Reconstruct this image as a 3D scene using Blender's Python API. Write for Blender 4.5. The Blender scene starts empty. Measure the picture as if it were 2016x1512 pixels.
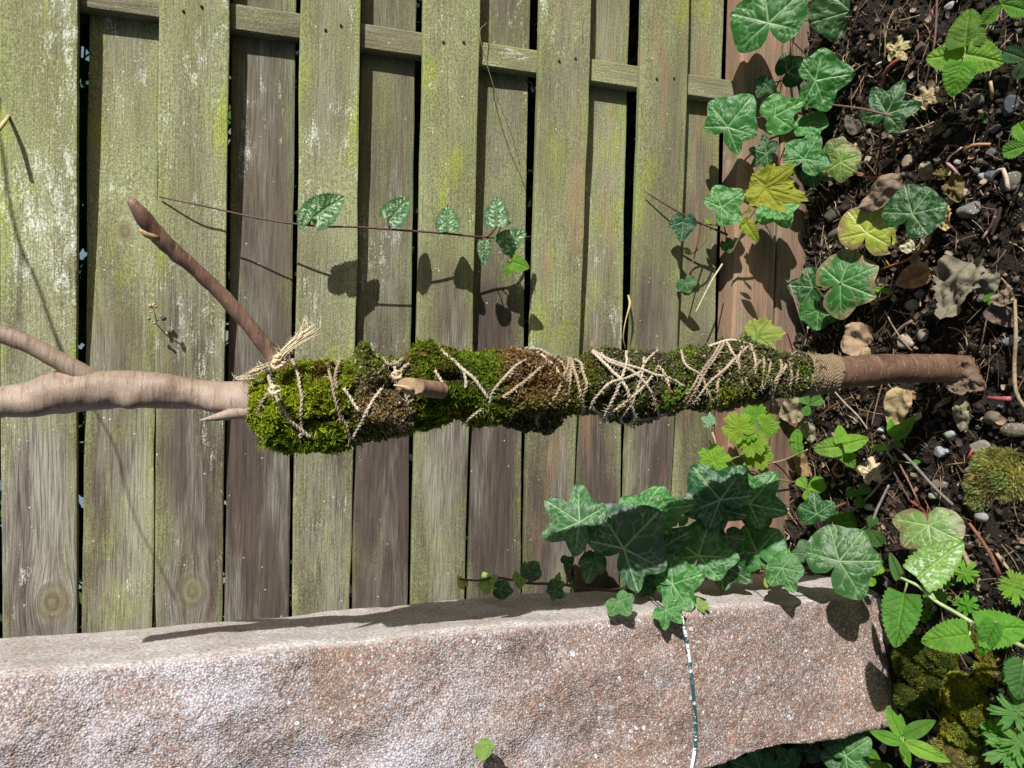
import bpy, math, random
import numpy as np
from mathutils import Vector, Matrix

random.seed(7)
RNG = np.random.default_rng(11)
SC = bpy.context.scene
COL = SC.collection

# ------------------------------------------------------------------ camera, world, sun, exposure
FPX = 1520.0                                    # focal length in photo pixels (photo 2016 x 1512, held sideways)
CAM = np.array([0.0, -0.971, 0.757])
TH, PS, RO = math.radians(18.0), math.radians(-1.845), math.radians(-0.745)
FW = np.array([math.sin(PS)*math.cos(TH), math.cos(PS)*math.cos(TH), -math.sin(TH)])
RI = np.cross(FW, [0, 0, 1.0]); RI /= np.linalg.norm(RI)
UP = np.cross(RI, FW)
_a, _b = math.cos(RO), math.sin(RO)
EU, EV = _a*(-UP)+_b*(-RI), -_b*(-UP)+_a*(-RI)  # photo right, photo down

cd = bpy.data.cameras.new('camera')
cam = bpy.data.objects.new('camera', cd); COL.objects.link(cam)
cam.matrix_world = Matrix(((EU[0], -EV[0], -FW[0], CAM[0]), (EU[1], -EV[1], -FW[1], CAM[1]),
                           (EU[2], -EV[2], -FW[2], CAM[2]), (0, 0, 0, 1)))
cd.sensor_fit = 'HORIZONTAL'; cd.angle = 2*math.atan(1008/FPX)
cd.clip_start = 0.01; cd.clip_end = 500
SC.camera = cam

SUN_D = np.array([-1.25, 1.0, -0.74]); SUN_D /= np.linalg.norm(SUN_D)
w = bpy.data.worlds.new('World'); SC.world = w; w.use_nodes = True
wn = w.node_tree; bg = wn.nodes['Background']
sky = wn.nodes.new('ShaderNodeTexSky'); sky.sky_type = 'NISHITA'; sky.sun_disc = False
sky.sun_elevation = math.asin(-SUN_D[2]); sky.sun_rotation = math.atan2(-SUN_D[0], -SUN_D[1])
sky.ozone_density = 1.0; sky.dust_density = 1.5
wn.links.new(sky.outputs[0], bg.inputs[0]); bg.inputs[1].default_value = 0.05
sl = bpy.data.lights.new('sun', 'SUN'); sl.energy = 4.9; sl.angle = math.radians(0.55); sl.color = (1.0, 0.972, 0.93)
so = bpy.data.objects.new('sun', sl); COL.objects.link(so)
so.rotation_euler = Vector(SUN_D).to_track_quat('-Z', 'Y').to_euler()
SC.view_settings.view_transform = 'Standard'; SC.view_settings.look = 'None'
SC.view_settings.exposure = 0.68; SC.view_settings.gamma = 1; SC.view_settings.use_curve_mapping = False

# ------------------------------------------------------------------ photo pixel -> place
def ray(u, v):
    return FW+EU*((u-1008)/FPX)+EV*((v-756)/FPX)
def on_y(u, v, y):
    d = ray(u, v); return CAM+d*((y-CAM[1])/d[1])
def on_z(u, v, z=0.0):
    d = ray(u, v); return CAM+d*((z-CAM[2])/d[2])
def on_plane(u, v, P, n):
    d = ray(u, v); return CAM+d*(np.dot(P-CAM, n)/np.dot(d, n))
def at(u, v, pl):
    return on_y(u, v, pl[1]) if pl[0] == 'y' else on_z(u, v, pl[1])
def pxsize(P):
    return np.dot(P-CAM, FW)/FPX               # metres per photo pixel at P
def toward(P):
    d = CAM-P; return d/np.linalg.norm(d)
def nrm(v):
    v = np.asarray(v, float); return v/max(1e-9, np.linalg.norm(v))

# ------------------------------------------------------------------ noise
def _h(ix, iy, iz, s):
    n = (ix*374761393+iy*668265263+iz*2147483647+s*1274126177) & 0xffffffff
    n = ((n ^ (n >> 13))*1274126177) & 0xffffffff
    n = n ^ (n >> 16)
    return (n & 0xffff)/65535.0
def vn(p, s=0):
    p = np.asarray(p, float); i = np.floor(p).astype(np.int64); f = p-i; f = f*f*(3-2*f)
    r = 0
    for a in (0, 1):
        for b in (0, 1):
            for c in (0, 1):
                wgt = (f[:, 0] if a else 1-f[:, 0])*(f[:, 1] if b else 1-f[:, 1])*(f[:, 2] if c else 1-f[:, 2])
                r = r+wgt*_h(i[:, 0]+a, i[:, 1]+b, i[:, 2]+c, s)
    return r*2-1
def fbm(p, s=0, o=4, g=.5):
    p = np.asarray(p, float); r = 0; amp = 1; k = 1
    for q in range(o):
        r = r+amp*vn(p*k+q*17.3, s+q); amp *= g; k *= 2.03
    return r

# ------------------------------------------------------------------ objects
def mesh(name, V, F, mat, attrs=None, smooth=True):
    me = bpy.data.meshes.new(name)
    V = np.asarray(V, np.float32)
    if isinstance(F, np.ndarray):
        nf, k = F.shape
        me.vertices.add(len(V)); me.vertices.foreach_set('co', V.ravel())
        me.loops.add(nf*k); me.loops.foreach_set('vertex_index', F.astype(np.int32).ravel())
        me.polygons.add(nf); me.polygons.foreach_set('loop_start', np.arange(0, nf*k, k, dtype=np.int32))
        me.polygons.foreach_set('loop_total', np.full(nf, k, np.int32))
        me.update(calc_edges=True)
    else:
        me.from_pydata(V.tolist(), [], F); me.update()
    if smooth:
        me.polygons.foreach_set('use_smooth', np.ones(len(me.polygons), bool))
    for an, dat in (attrs or {}).items():
        dat = np.asarray(dat, np.float32)
        if dat.ndim == 1:
            a = me.attributes.new(an, 'FLOAT', 'POINT'); a.data.foreach_set('value', dat)
        else:
            a = me.attributes.new(an, 'FLOAT_COLOR', 'POINT')
            a.data.foreach_set('color', np.concatenate([dat, np.ones((len(dat), 1), np.float32)], 1).ravel())
    me.materials.append(mat)
    return me
def link(name, me, parent=None, M=None, color=None):
    o = bpy.data.objects.new(name, me); COL.objects.link(o)
    if parent is not None:
        o.parent = parent
        base = Matrix.Translation(-parent_origin(parent))
        o.matrix_basis = base @ M if M is not None else base
    elif M is not None:
        o.matrix_basis = M
    if color is not None: o.color = (*color, 1)
    return o
def parent_origin(o):
    v = Vector((0, 0, 0))
    while o is not None:
        v += Vector(o.location); o = o.parent
    return v
def tag(o, label=None, cat=None, group=None, kind=None):
    if label: o['label'] = label
    if cat: o['category'] = cat
    if group: o['group'] = group
    if kind: o['kind'] = kind
    return o
def thing(name, label, cat, loc=(0, 0, 0), group=None):
    o = bpy.data.objects.new(name, None); COL.objects.link(o); o.empty_display_size = .02
    o.location = loc
    return tag(o, label, cat, group)

def smooth_path(P, step):
    P = np.asarray(P, float)
    if len(P) > 2:
        Q = [P[0]*2-P[1]]+list(P)+[P[-1]*2-P[-2]]; out = []
        for i in range(1, len(Q)-2):
            p0, p1, p2, p3 = Q[i-1:i+3]; n = max(1, int(np.linalg.norm(p2-p1)/step))
            for k in range(n):
                t = k/n
                out.append(.5*((2*p1)+(p2-p0)*t+(2*p0-5*p1+4*p2-p3)*t*t+(3*p1-p0-3*p2+p3)*t**3))
        out.append(P[-1]); return np.array(out)
    n = max(2, int(np.linalg.norm(P[1]-P[0])/step)+1)
    return P[0]+(P[1]-P[0])*np.linspace(0, 1, n)[:, None]
def frames(P):
    T = np.gradient(P, axis=0); T /= np.maximum(np.linalg.norm(T, axis=1, keepdims=True), 1e-9)
    a = np.array([0, 0, 1.]) if abs(T[0][2]) < .8 else np.array([1., 0, 0])
    A = np.zeros_like(P); x = nrm(a-T[0]*np.dot(a, T[0]))
    for i in range(len(P)):
        x = x-T[i]*np.dot(x, T[i]); x = nrm(x); A[i] = x
    return T, A, np.cross(T, A)
def tube_data(P, R, n=8, cap=True):
    P = np.asarray(P, float); R = np.broadcast_to(np.asarray(R, float), (len(P),))
    T, A, B = frames(P)
    th = np.linspace(0, 2*math.pi, n, endpoint=False)
    V = P[:, None]+R[:, None, None]*(A[:, None]*np.cos(th)[None, :, None]+B[:, None]*np.sin(th)[None, :, None])
    V = V.reshape(-1, 3); m = len(P)
    i = np.arange(m-1)[:, None]*n; j = np.arange(n)[None]; k = (j+1) % n
    F = np.stack([i+j, i+k, i+n+k, i+n+j], -1).reshape(-1, 4)
    if cap:
        V = np.concatenate([V, P[:1]-T[:1]*R[0]*.3, P[-1:]+T[-1:]*R[-1]*.3]); c0, c1 = len(V)-2, len(V)-1
        j = np.arange(n); k = (j+1) % n
        F = np.concatenate([F, np.stack([np.full(n, c0), k, j, j], -1), np.stack([np.full(n, c1), (m-1)*n+j, (m-1)*n+k, (m-1)*n+k], -1)])
    return V, F
def quads_to_list(F):
    return [tuple(dict.fromkeys(f)) for f in F.tolist()]
def tube(name, P, R, mat, parent=None, n=8, step=.006, color=None):
    P = smooth_path(P, step)
    if np.ndim(R): R = np.interp(np.linspace(0, 1, len(P)), np.linspace(0, 1, len(R)), R)
    V, F = tube_data(P, R, n)
    return link(name, mesh(name, V, quads_to_list(F), mat), parent, color=color)

# ------------------------------------------------------------------ materials
class NT:
    def __init__(s, name):
        s.m = bpy.data.materials.new(name); s.m.use_nodes = True; s.t = s.m.node_tree
        s.t.nodes.clear(); s.out = s.t.nodes.new('ShaderNodeOutputMaterial')
    def n(s, typ, out=0, **kw):
        nd = s.t.nodes.new('ShaderNode'+typ)
        for k, v in kw.items():
            if k.startswith('_'): setattr(nd, k[1:], v)
            else: s.set(nd.inputs[int(k[1:]) if k[0] == 'i' and k[1:].isdigit() else k.replace('__', ' ')], v)
        return nd.outputs[out]
    def set(s, sock, v):
        if isinstance(v, bpy.types.NodeSocket): s.t.links.new(v, sock)
        elif isinstance(v, tuple) and len(v) == 3 and sock.type == 'RGBA': sock.default_value = (*v, 1)
        else: sock.default_value = v
    def mth(s, op, a, b=0.0, clamp=False):
        nd = s.t.nodes.new('ShaderNodeMath'); nd.operation = op; nd.use_clamp = clamp
        s.set(nd.inputs[0], a); s.set(nd.inputs[1], b); return nd.outputs[0]
    def mix(s, f, a, b, mode='MIX'):
        nd = s.t.nodes.new('ShaderNodeMix'); nd.data_type = 'RGBA'; nd.blend_type = mode
        s.set(nd.inputs[0], f); s.set(nd.inputs[6], a); s.set(nd.inputs[7], b); return nd.outputs[2]
    def rng(s, v, a, b, c=0.0, d=1.0):
        return s.n('MapRange', i0=v, i1=a, i2=b, i3=c, i4=d)
    def noise(s, vec, scale, detail=4, rough=.55, out=0):
        return s.n('TexNoise', out=out, Vector=vec, Scale=scale, Detail=float(detail), Roughness=rough)
    def mp(s, vec, scale=(1, 1, 1), loc=(0, 0, 0)):
        return s.n('Mapping', i0=vec, i1=loc, i3=scale)
    def vadd(s, a, b):
        return s.n('VectorMath', _operation='ADD', i0=a, i1=b)
    def objrnd(s):
        r = s.n('ObjectInfo', out=5)
        return s.n('VectorMath', _operation='SCALE', i0=(13.7, 7.9, 21.3), Scale=r)
    def bump(s, h, strength=.5, dist=.002, normal=None):
        nd = s.t.nodes.new('ShaderNodeBump'); nd.inputs['Strength'].default_value = strength; nd.inputs['Distance'].default_value = dist
        s.set(nd.inputs['Height'], h)
        if normal is not None: s.set(nd.inputs['Normal'], normal)
        return nd.outputs[0]
    def pbsdf(s, col, rough=.8, spec=.3, normal=None, transl=None, tw=.3):
        nd = s.t.nodes.new('ShaderNodeBsdfPrincipled'); s.set(nd.inputs['Base Color'], col); s.set(nd.inputs['Roughness'], rough)
        s.set(nd.inputs['Specular IOR Level'], spec)
        if normal is not None: s.set(nd.inputs['Normal'], normal)
        res = nd.outputs[0]
        if transl is not None:
            tr = s.t.nodes.new('ShaderNodeBsdfTranslucent'); s.set(tr.inputs[0], transl)
            mx = s.t.nodes.new('ShaderNodeMixShader'); s.set(mx.inputs[0], tw)
            s.t.links.new(res, mx.inputs[1]); s.t.links.new(tr.outputs[0], mx.inputs[2]); res = mx.outputs[0]
        s.t.links.new(res, s.out.inputs[0]); return s.m

def wood_mat(name, knot=None, red=0.0):
    """weathered softwood: x runs along the grain. object colour r = algae, g = lichen, b = lightness"""
    s = NT(name)
    tc = s.n('TexCoord', out=3)
    if knot:                                    # grain flows round the knot
        kx, kz, kr = knot
        sep = s.t.nodes.new('ShaderNodeSeparateXYZ'); s.t.links.new(tc, sep.inputs[0])
        dx = s.mth('SUBTRACT', sep.outputs[0], kx); dz = s.mth('SUBTRACT', sep.outputs[2], kz)
        r2 = s.mth('ADD', s.mth('MULTIPLY', s.mth('MULTIPLY', dx, dx), .55), s.mth('MULTIPLY', dz, dz))
        rk = s.mth('SQRT', r2)
        fall = s.mth('POWER', 2.718, s.mth('DIVIDE', r2, -(2.2*kr)**2))
        sgn = s.mth('DIVIDE', dz, s.mth('ADD', rk, .004))
        cmb = s.t.nodes.new('ShaderNodeCombineXYZ'); s.t.links.new(s.mth('MULTIPLY', s.mth('MULTIPLY', fall, sgn), -kr*.55), cmb.inputs[2])
        tcw = s.vadd(tc, cmb.outputs[0])
    else:
        tcw = tc
    p = s.vadd(tcw, s.objrnd())
    oc = s.n('SeparateColor', out=0, i0=s.n('ObjectInfo', out=1)); ocn = oc.node
    alg_a, lic_a, lit = ocn.outputs[0], ocn.outputs[1], ocn.outputs[2]
    sepo = s.t.nodes.new('ShaderNodeSeparateXYZ'); s.t.links.new(tc, sepo.inputs[0])
    warp = s.noise(s.mp(p, (5, 5, 14)), 1.0, 3, out=1)
    pw = s.vadd(p, s.n('VectorMath', _operation='SCALE', i0=warp, Scale=.006))
    grain = s.noise(s.mp(pw, (13, 40, 300)), 1.0, 6, .66)
    fine = s.noise(s.mp(p, (45, 300, 900)), 1.0, 3, .6)
    patch = s.noise(s.mp(p, (6, 6, 17)), 1.0, 5, .6)
    patch2 = s.noise(s.mp(p, (3.2, 3, 7), (5, 3, 1)), 1.0, 4, .55)
    speck = s.noise(s.mp(p, (420, 420, 520)), 1.0, 2, .6)
    lines = s.noise(s.mp(pw, (24, 60, 820)), 1.0, 4, .65)
    x_ = sepo.outputs[0]
    g1 = s.rng(grain, .34, .66)
    brown = s.mix(g1, (.060, .050, .036), (.112, .096, .072))
    purple = s.mix(g1, (.034, .026, .022), (.068, .053, .045))
    silver = s.mix(s.rng(lines, .35, .65), (.092, .086, .069), (.225, .22, .185))
    stain = s.noise(s.mp(p, (3.6, 3, 13), (1, 6, 2)), 1.0, 6, .62)
    dark_end = s.rng(s.mth('ADD', x_, s.mth('MULTIPLY', stain, .35)), .0, .38, .17, -.03)  # more of the darker brown towards the panel's left end
    c = s.mix(s.rng(s.mth('ADD', stain, s.mth('ADD', dark_end, s.mth('MULTIPLY', s.mth('SUBTRACT', grain, .5), .12))), .50, .63, 0, .95), brown, purple)
    sm = s.mth('ADD', s.noise(s.mp(p, (3.1, 3, 20), (7, 2, 9)), 1.0, 5, .6), s.mth('MULTIPLY', s.mth('SUBTRACT', lic_a, .5), .25))
    sm = s.mth('ADD', sm, s.mth('MULTIPLY', s.mth('SUBTRACT', lines, .5), .22))
    c = s.mix(s.rng(sm, .47, .66, 0, .85), c, silver)
    # algae: powdery, stronger to the right end of the panel, along the board edges and in patches
    edge = s.rng(s.mth('ABSOLUTE', sepo.outputs[2]), .020, .036, 0, .13)
    side = s.rng(s.mth('ADD', x_, s.mth('MULTIPLY', patch2, .3)), -.02, .38, 0, .17)
    am = s.mth('ADD', s.mth('ADD', s.mth('MULTIPLY', patch, .75), s.mth('MULTIPLY', patch2, .65)), s.mth('ADD', edge, side))
    am = s.mth('ADD', am, s.mth('MULTIPLY', s.mth('SUBTRACT', alg_a, .5), .42))
    am = s.mth('ADD', am, s.mth('MULTIPLY', s.mth('SUBTRACT', speck, .5), .26))
    am = s.mth('ADD', s.mth('SUBTRACT', am, .20), s.mth('MULTIPLY', s.mth('SUBTRACT', lines, .5), .18))
    algc = s.mix(s.rng(speck, .3, .7), (.056, .068, .022), (.178, .20, .062))
    algc = s.mix(s.rng(patch2, .38, .62), algc, s.mix(s.rng(speck, .3, .7), (.09, .098, .046), (.245, .255, .14)))
    lush = s.noise(s.mp(p, (9, 9, 22), (4, 4, 4)), 1.0, 4, .6)
    algc = s.mix(s.rng(lush, .56, .68, 0, .8), algc, s.mix(s.rng(speck, .3, .7), (.11, .14, .014), (.24, .285, .03)))
    c = s.mix(s.rng(am, .515, .89, 0, .88), c, algc)
    c = s.mix(s.rng(lines, .46, .36, 0, .38), c, s.mix(1.0, c, (.55, .55, .5), 'MULTIPLY'))
    # pale lichen / silvered flecks
    l1 = s.noise(s.mp(p, (24, 24, 70), (2, 9, 4)), 1.0, 9, .72)
    l2 = s.noise(s.mp(p, (4.5, 4, 9), (8, 1, 6)), 1.0, 3, .5)
    lm = s.mth('ADD', s.mth('ADD', l1, s.mth('MULTIPLY', s.mth('SUBTRACT', l2, .5), .75)), s.mth('MULTIPLY', s.mth('SUBTRACT', lic_a, .5), .28))
    lm = s.mth('ADD', lm, s.rng(x_, -.25, .12, -.10, .0))
    lm = s.mth('ADD', lm, s.mth('ADD', s.mth('MULTIPLY', s.mth('SUBTRACT', lines, .5), .25), s.mth('MULTIPLY', s.mth('SUBTRACT', speck, .5), .30)))
    lmask = s.rng(lm, .63, .82, 0, .8)
    c = s.mix(lmask, c, s.mix(s.rng(speck, .3, .7), (.30, .325, .27), (.54, .57, .50)))
    dots = s.n('TexVoronoi', Vector=s.mp(p, (60, 60, 60)), Scale=1.0, Randomness=1.0)
    c = s.mix(s.rng(dots, .055, .035, 0, .7), c, (.55, .56, .52))
    if red:
        rm = s.noise(s.mp(p, (4, 4, 30), (3, 3, 3)), 1.0, 4, .6)
        c = s.mix(s.rng(rm, .62-.12*red, .84-.12*red, 0, .7), c, s.mix(grain, (.12, .050, .030), (.29, .165, .11)))
    if knot:
        ring = s.mth('SINE', s.mth('MULTIPLY', s.mth('ADD', rk, s.mth('ADD', s.mth('MULTIPLY', l1, .009), s.mth('MULTIPLY', patch, .012))), 700.0))
        kc = s.mix(s.rng(ring, -1, 1), (.075, .062, .034), (.125, .11, .066))
        c = s.mix(s.rng(s.mth('ADD', rk, s.mth('MULTIPLY', l1, .006)), kr*1.3, kr*.7, 0, .65), c, kc)
        c = s.mix(s.mth('MULTIPLY', s.rng(s.mth('ABSOLUTE', s.mth('SUBTRACT', s.mth('ADD', rk, s.mth('MULTIPLY', patch2, .006)), kr*1.12)),   .0026, .0006), s.rng(l1, .50, .66, 0, .55)), c, (.30, .30, .25))
    c = s.mix(1.0, c, s.n('CombineColor', i0=lit, i1=lit, i2=lit), 'MULTIPLY')
    c = s.mix(1.0, c, (1.42, 1.42, 1.42), 'MULTIPLY')
    h = s.mth('ADD', s.mth('MULTIPLY', grain, 1.0), s.mth('ADD', s.mth('MULTIPLY', fine, .35), s.mth('ADD', s.mth('MULTIPLY', speck, .35), s.mth('MULTIPLY', lmask, .15))))
    return s.pbsdf(c, .88, .18, s.bump(h, .75, .0016))

def bark_mat(name, low=(.085, .045, .032), hi=(.30, .20, .145), mid=(.19, .115, .085), zflip=None):
    s = NT(name); tc = s.n('TexCoord', out=3); p = tc
    big = s.noise(s.mp(p, (14, 14, 9)), 1.0, 5, .6)
    lent = s.noise(s.mp(p, (60, 60, 340)), 1.0, 6, .68)
    fine = s.noise(p, 900., 3, .6)
    c = s.mix(s.rng(big, .32, .68), mid, hi)
    c = s.mix(s.rng(lent, .53, .66, 0, .6), c, low)
    c = s.mix(s.rng(lent, .43, .30, 0, .55), c, (.38, .29, .23))
    c = s.mix(s.rng(fine, .55, .75, 0, .35), c, (.36, .28, .22))
    spots = s.n('TexVoronoi', Vector=s.mp(p, (140, 140, 260)), Scale=1.0)
    c = s.mix(s.rng(spots, .13, .07, 0, .6), c, (.42, .34, .27))
    blot = s.noise(p, 38., 4, .65)
    c = s.mix(s.rng(blot, .60, .70, 0, .6), c, low)
    h = s.mth('ADD', lent, s.mth('ADD', s.mth('MULTIPLY', fine, .3), s.mth('MULTIPLY', big, .7)))
    return s.pbsdf(c, .52, .42, s.bump(h, .7, .0012))

def leaf_mat(name, gloss=.38, spec=.5, veinc=(.46, .60, .34), vein_w=.9, tw=.25, tmul=(1.7, 2.0, .6), spots=0, silver=0, edgec=None, bumpd=.0012, dead=False):
    s = NT(name); oi = s.n('ObjectInfo', out=1)
    p = s.vadd(s.n('TexCoord', out=3), s.objrnd())
    vein = s.n('Attribute', out=2, _attribute_name='vein'); edge = s.n('Attribute', out=2, _attribute_name='edge')
    n1 = s.noise(p, 3.2, 4, .6); n2 = s.noise(p, 26., 4, .65)
    c = s.mix(s.rng(n1, .3, .7), s.mix(1.0, oi, (.72, .76, .8), 'MULTIPLY'), s.mix(1.0, oi, (1.25, 1.2, 1.1), 'MULTIPLY'))
    c = s.mix(s.rng(n2, .35, .7, 0, .35), c, s.mix(1.0, oi, (1.5, 1.35, 1.3), 'MULTIPLY'))
    if silver:
        sv = s.noise(s.mp(p, (1, 1, 1), (4, 4, 4)), 9., 5, .7)
        sm = s.mth('MULTIPLY', s.rng(sv, .46, .56), s.mth('SUBTRACT', 1.0, s.rng(vein, .02, .3), True))
        sm = s.mth('MULTIPLY', sm, s.rng(edge, .92, .6))
        c = s.mix(s.mth('MULTIPLY', sm, silver), c, (.52, .62, .48))
    if dead:
        c = s.mix(s.rng(n2, .5, .62, 0, .6), c, s.mix(1.0, oi, (.45, .42, .4), 'MULTIPLY'))
    if edgec:
        em = s.mth('ADD', edge, s.mth('MULTIPLY', s.mth('SUBTRACT', n1, .5), 1.5))
        c = s.mix(s.rng(em, .72, 1.0, 0, .9), c, edgec)
    c = s.mix(s.mth('MULTIPLY', vein, vein_w), c, s.mix(.5, s.mix(1.0, oi, (2.6, 2.3, 2.2), 'MULTIPLY'), veinc) if not dead else s.mix(1.0, oi, (.7, .66, .6), 'MULTIPLY'))
    if spots:
        vs = s.n('TexVoronoi', Vector=p, Scale=4.2); vm = s.rng(s.mth('ADD', vs, s.mth('MULTIPLY', n2, .05)), .10, .065)
        c = s.mix(s.mth('MULTIPLY', vm, spots), c, (.075, .045, .03))
    h = s.mth('SUBTRACT', s.mth('MULTIPLY', n2, .6), s.mth('MULTIPLY', vein, .9))
    rg = s.mth('ADD', gloss-.08, s.mth('MULTIPLY', n2, .22))
    return s.pbsdf(c, rg, spec, s.bump(h, .6, bumpd), transl=s.mix(1.0, c, tmul, 'MULTIPLY'), tw=tw)

def attr_mat(name, rough=.9, spec=.1, var=.4, scale=400., bump=.0008, tw=None, mul=(1, 1, 1)):
    s = NT(name); a = s.n('Attribute', out=0, _attribute_name='col'); p = s.n('TexCoord', out=3)
    n1 = s.noise(p, scale, 3, .6)
    c = s.mix(1.0, s.mix(s.rng(n1, .3, .7), s.mix(1.0, a, (1-var,)*3, 'MULTIPLY'), s.mix(1.0, a, (1+var,)*3, 'MULTIPLY')), mul, 'MULTIPLY')
    nb = s.bump(n1, .6, bump) if bump else None
    return s.pbsdf(c, rough, spec, nb, transl=s.mix(1.0, c, (1.6, 1.8, .7), 'MULTIPLY') if tw else None, tw=tw or 0)
def obj_mat(name, rough=.8, spec=.3, scale=300., var=.35, bump=.0008, spotc=None, stretch=(1, 1, 1)):
    s = NT(name); oi = s.n('ObjectInfo', out=1); p = s.vadd(s.n('TexCoord', out=3), s.objrnd()); p = s.mp(p, stretch)
    n1 = s.noise(p, scale, 4, .65); n2 = s.noise(p, scale*.15, 3, .6)
    c = s.mix(s.rng(n1, .3, .7), s.mix(1.0, oi, (1-var,)*3, 'MULTIPLY'), s.mix(1.0, oi, (1+var,)*3, 'MULTIPLY'))
    c = s.mix(s.rng(n2, .4, .65, 0, .6), c, s.mix(1.0, oi, (.6, .58, .55), 'MULTIPLY'))
    if spotc: c = s.mix(s.rng(s.noise(p, scale*.6, 4, .7), .58, .64, 0, .8), c, spotc)
    return s.pbsdf(c, rough, spec, s.bump(s.mth('ADD', n1, n2), .7, bump))

M_wood = wood_mat('weathered_wood'); M_wood_red = wood_mat('weathered_wood_reddish', red=.7); M_wood_rail = wood_mat('rail_wood', red=2.0)
M_bark = bark_mat('bark', (.080, .050, .036), (.30, .232, .178), (.20, .142, .105)); M_bark_low = bark_mat('damp_bark', (.030, .017, .013), (.155, .088, .053), (.088, .046, .029))
M_bark_twig = bark_mat('reddish_bark', (.04, .022, .018), (.28, .17, .12), (.145, .078, .055))
M_cut = obj_mat('cut_wood', .75, .2, 500., .25, .0006)
M_ivy = leaf_mat('ivy_leaf', .34, .34, spots=.0)
M_ivy_spot = leaf_mat('spotted_ivy_leaf', .32, .34, spots=.9)
M_ivy_edge = leaf_mat('brown_edged_ivy_leaf', .42, .45, edgec=(.26, .17, .10), tw=.3)
M_ivy_red = leaf_mat('red_edged_ivy_leaf', .35, .5, edgec=(.16, .10, .055), tw=.3, spots=.6)
M_soft = leaf_mat('soft_leaf', .5, .35, veinc=(.25, .36, .10), vein_w=.45, tw=.46, bumpd=.003)
M_silver = leaf_mat('variegated_leaf', .48, .4, silver=.85, vein_w=.5, tw=.3, bumpd=.003)
M_dead = leaf_mat('dead_leaf', .8, .12, tw=.12, tmul=(1.2, 1.0, .7), dead=True)
M_stem = obj_mat('stem', .55, .35, 250., .25, .0005)
M_twig = obj_mat('twig', .8, .2, 300., .4, .0012)
M_pebble = obj_mat('pebble', .8, .3, 260., .22, .0008)
M_pebble_s = obj_mat('speckled_pebble', .85, .25, 320., .3, .001, (.55, .55, .52))
M_moss = attr_mat('moss', .85, .1, .25, 600., 0, tw=.42, mul=(1.65, 1.6, 1.5))
M_moss_core = attr_mat('moss_core', .95, .05, .6, 300., .004)
M_crumb = attr_mat('soil_crumb', .95, .12, .45, 260., .001)
M_grit = attr_mat('grit', .8, .25, .3, 240., .0008)
M_litter = attr_mat('litter', .8, .15, .3, 300., .0005)
M_twine = obj_mat('jute_twine', .9, .1, 700., .35, .0008)
M_nail = obj_mat('rusty_nail', .6, .4, 900., .4, .0004)
M_mesh = obj_mat('dark_wire', .5, .4, 300., .2, .0003)

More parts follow.
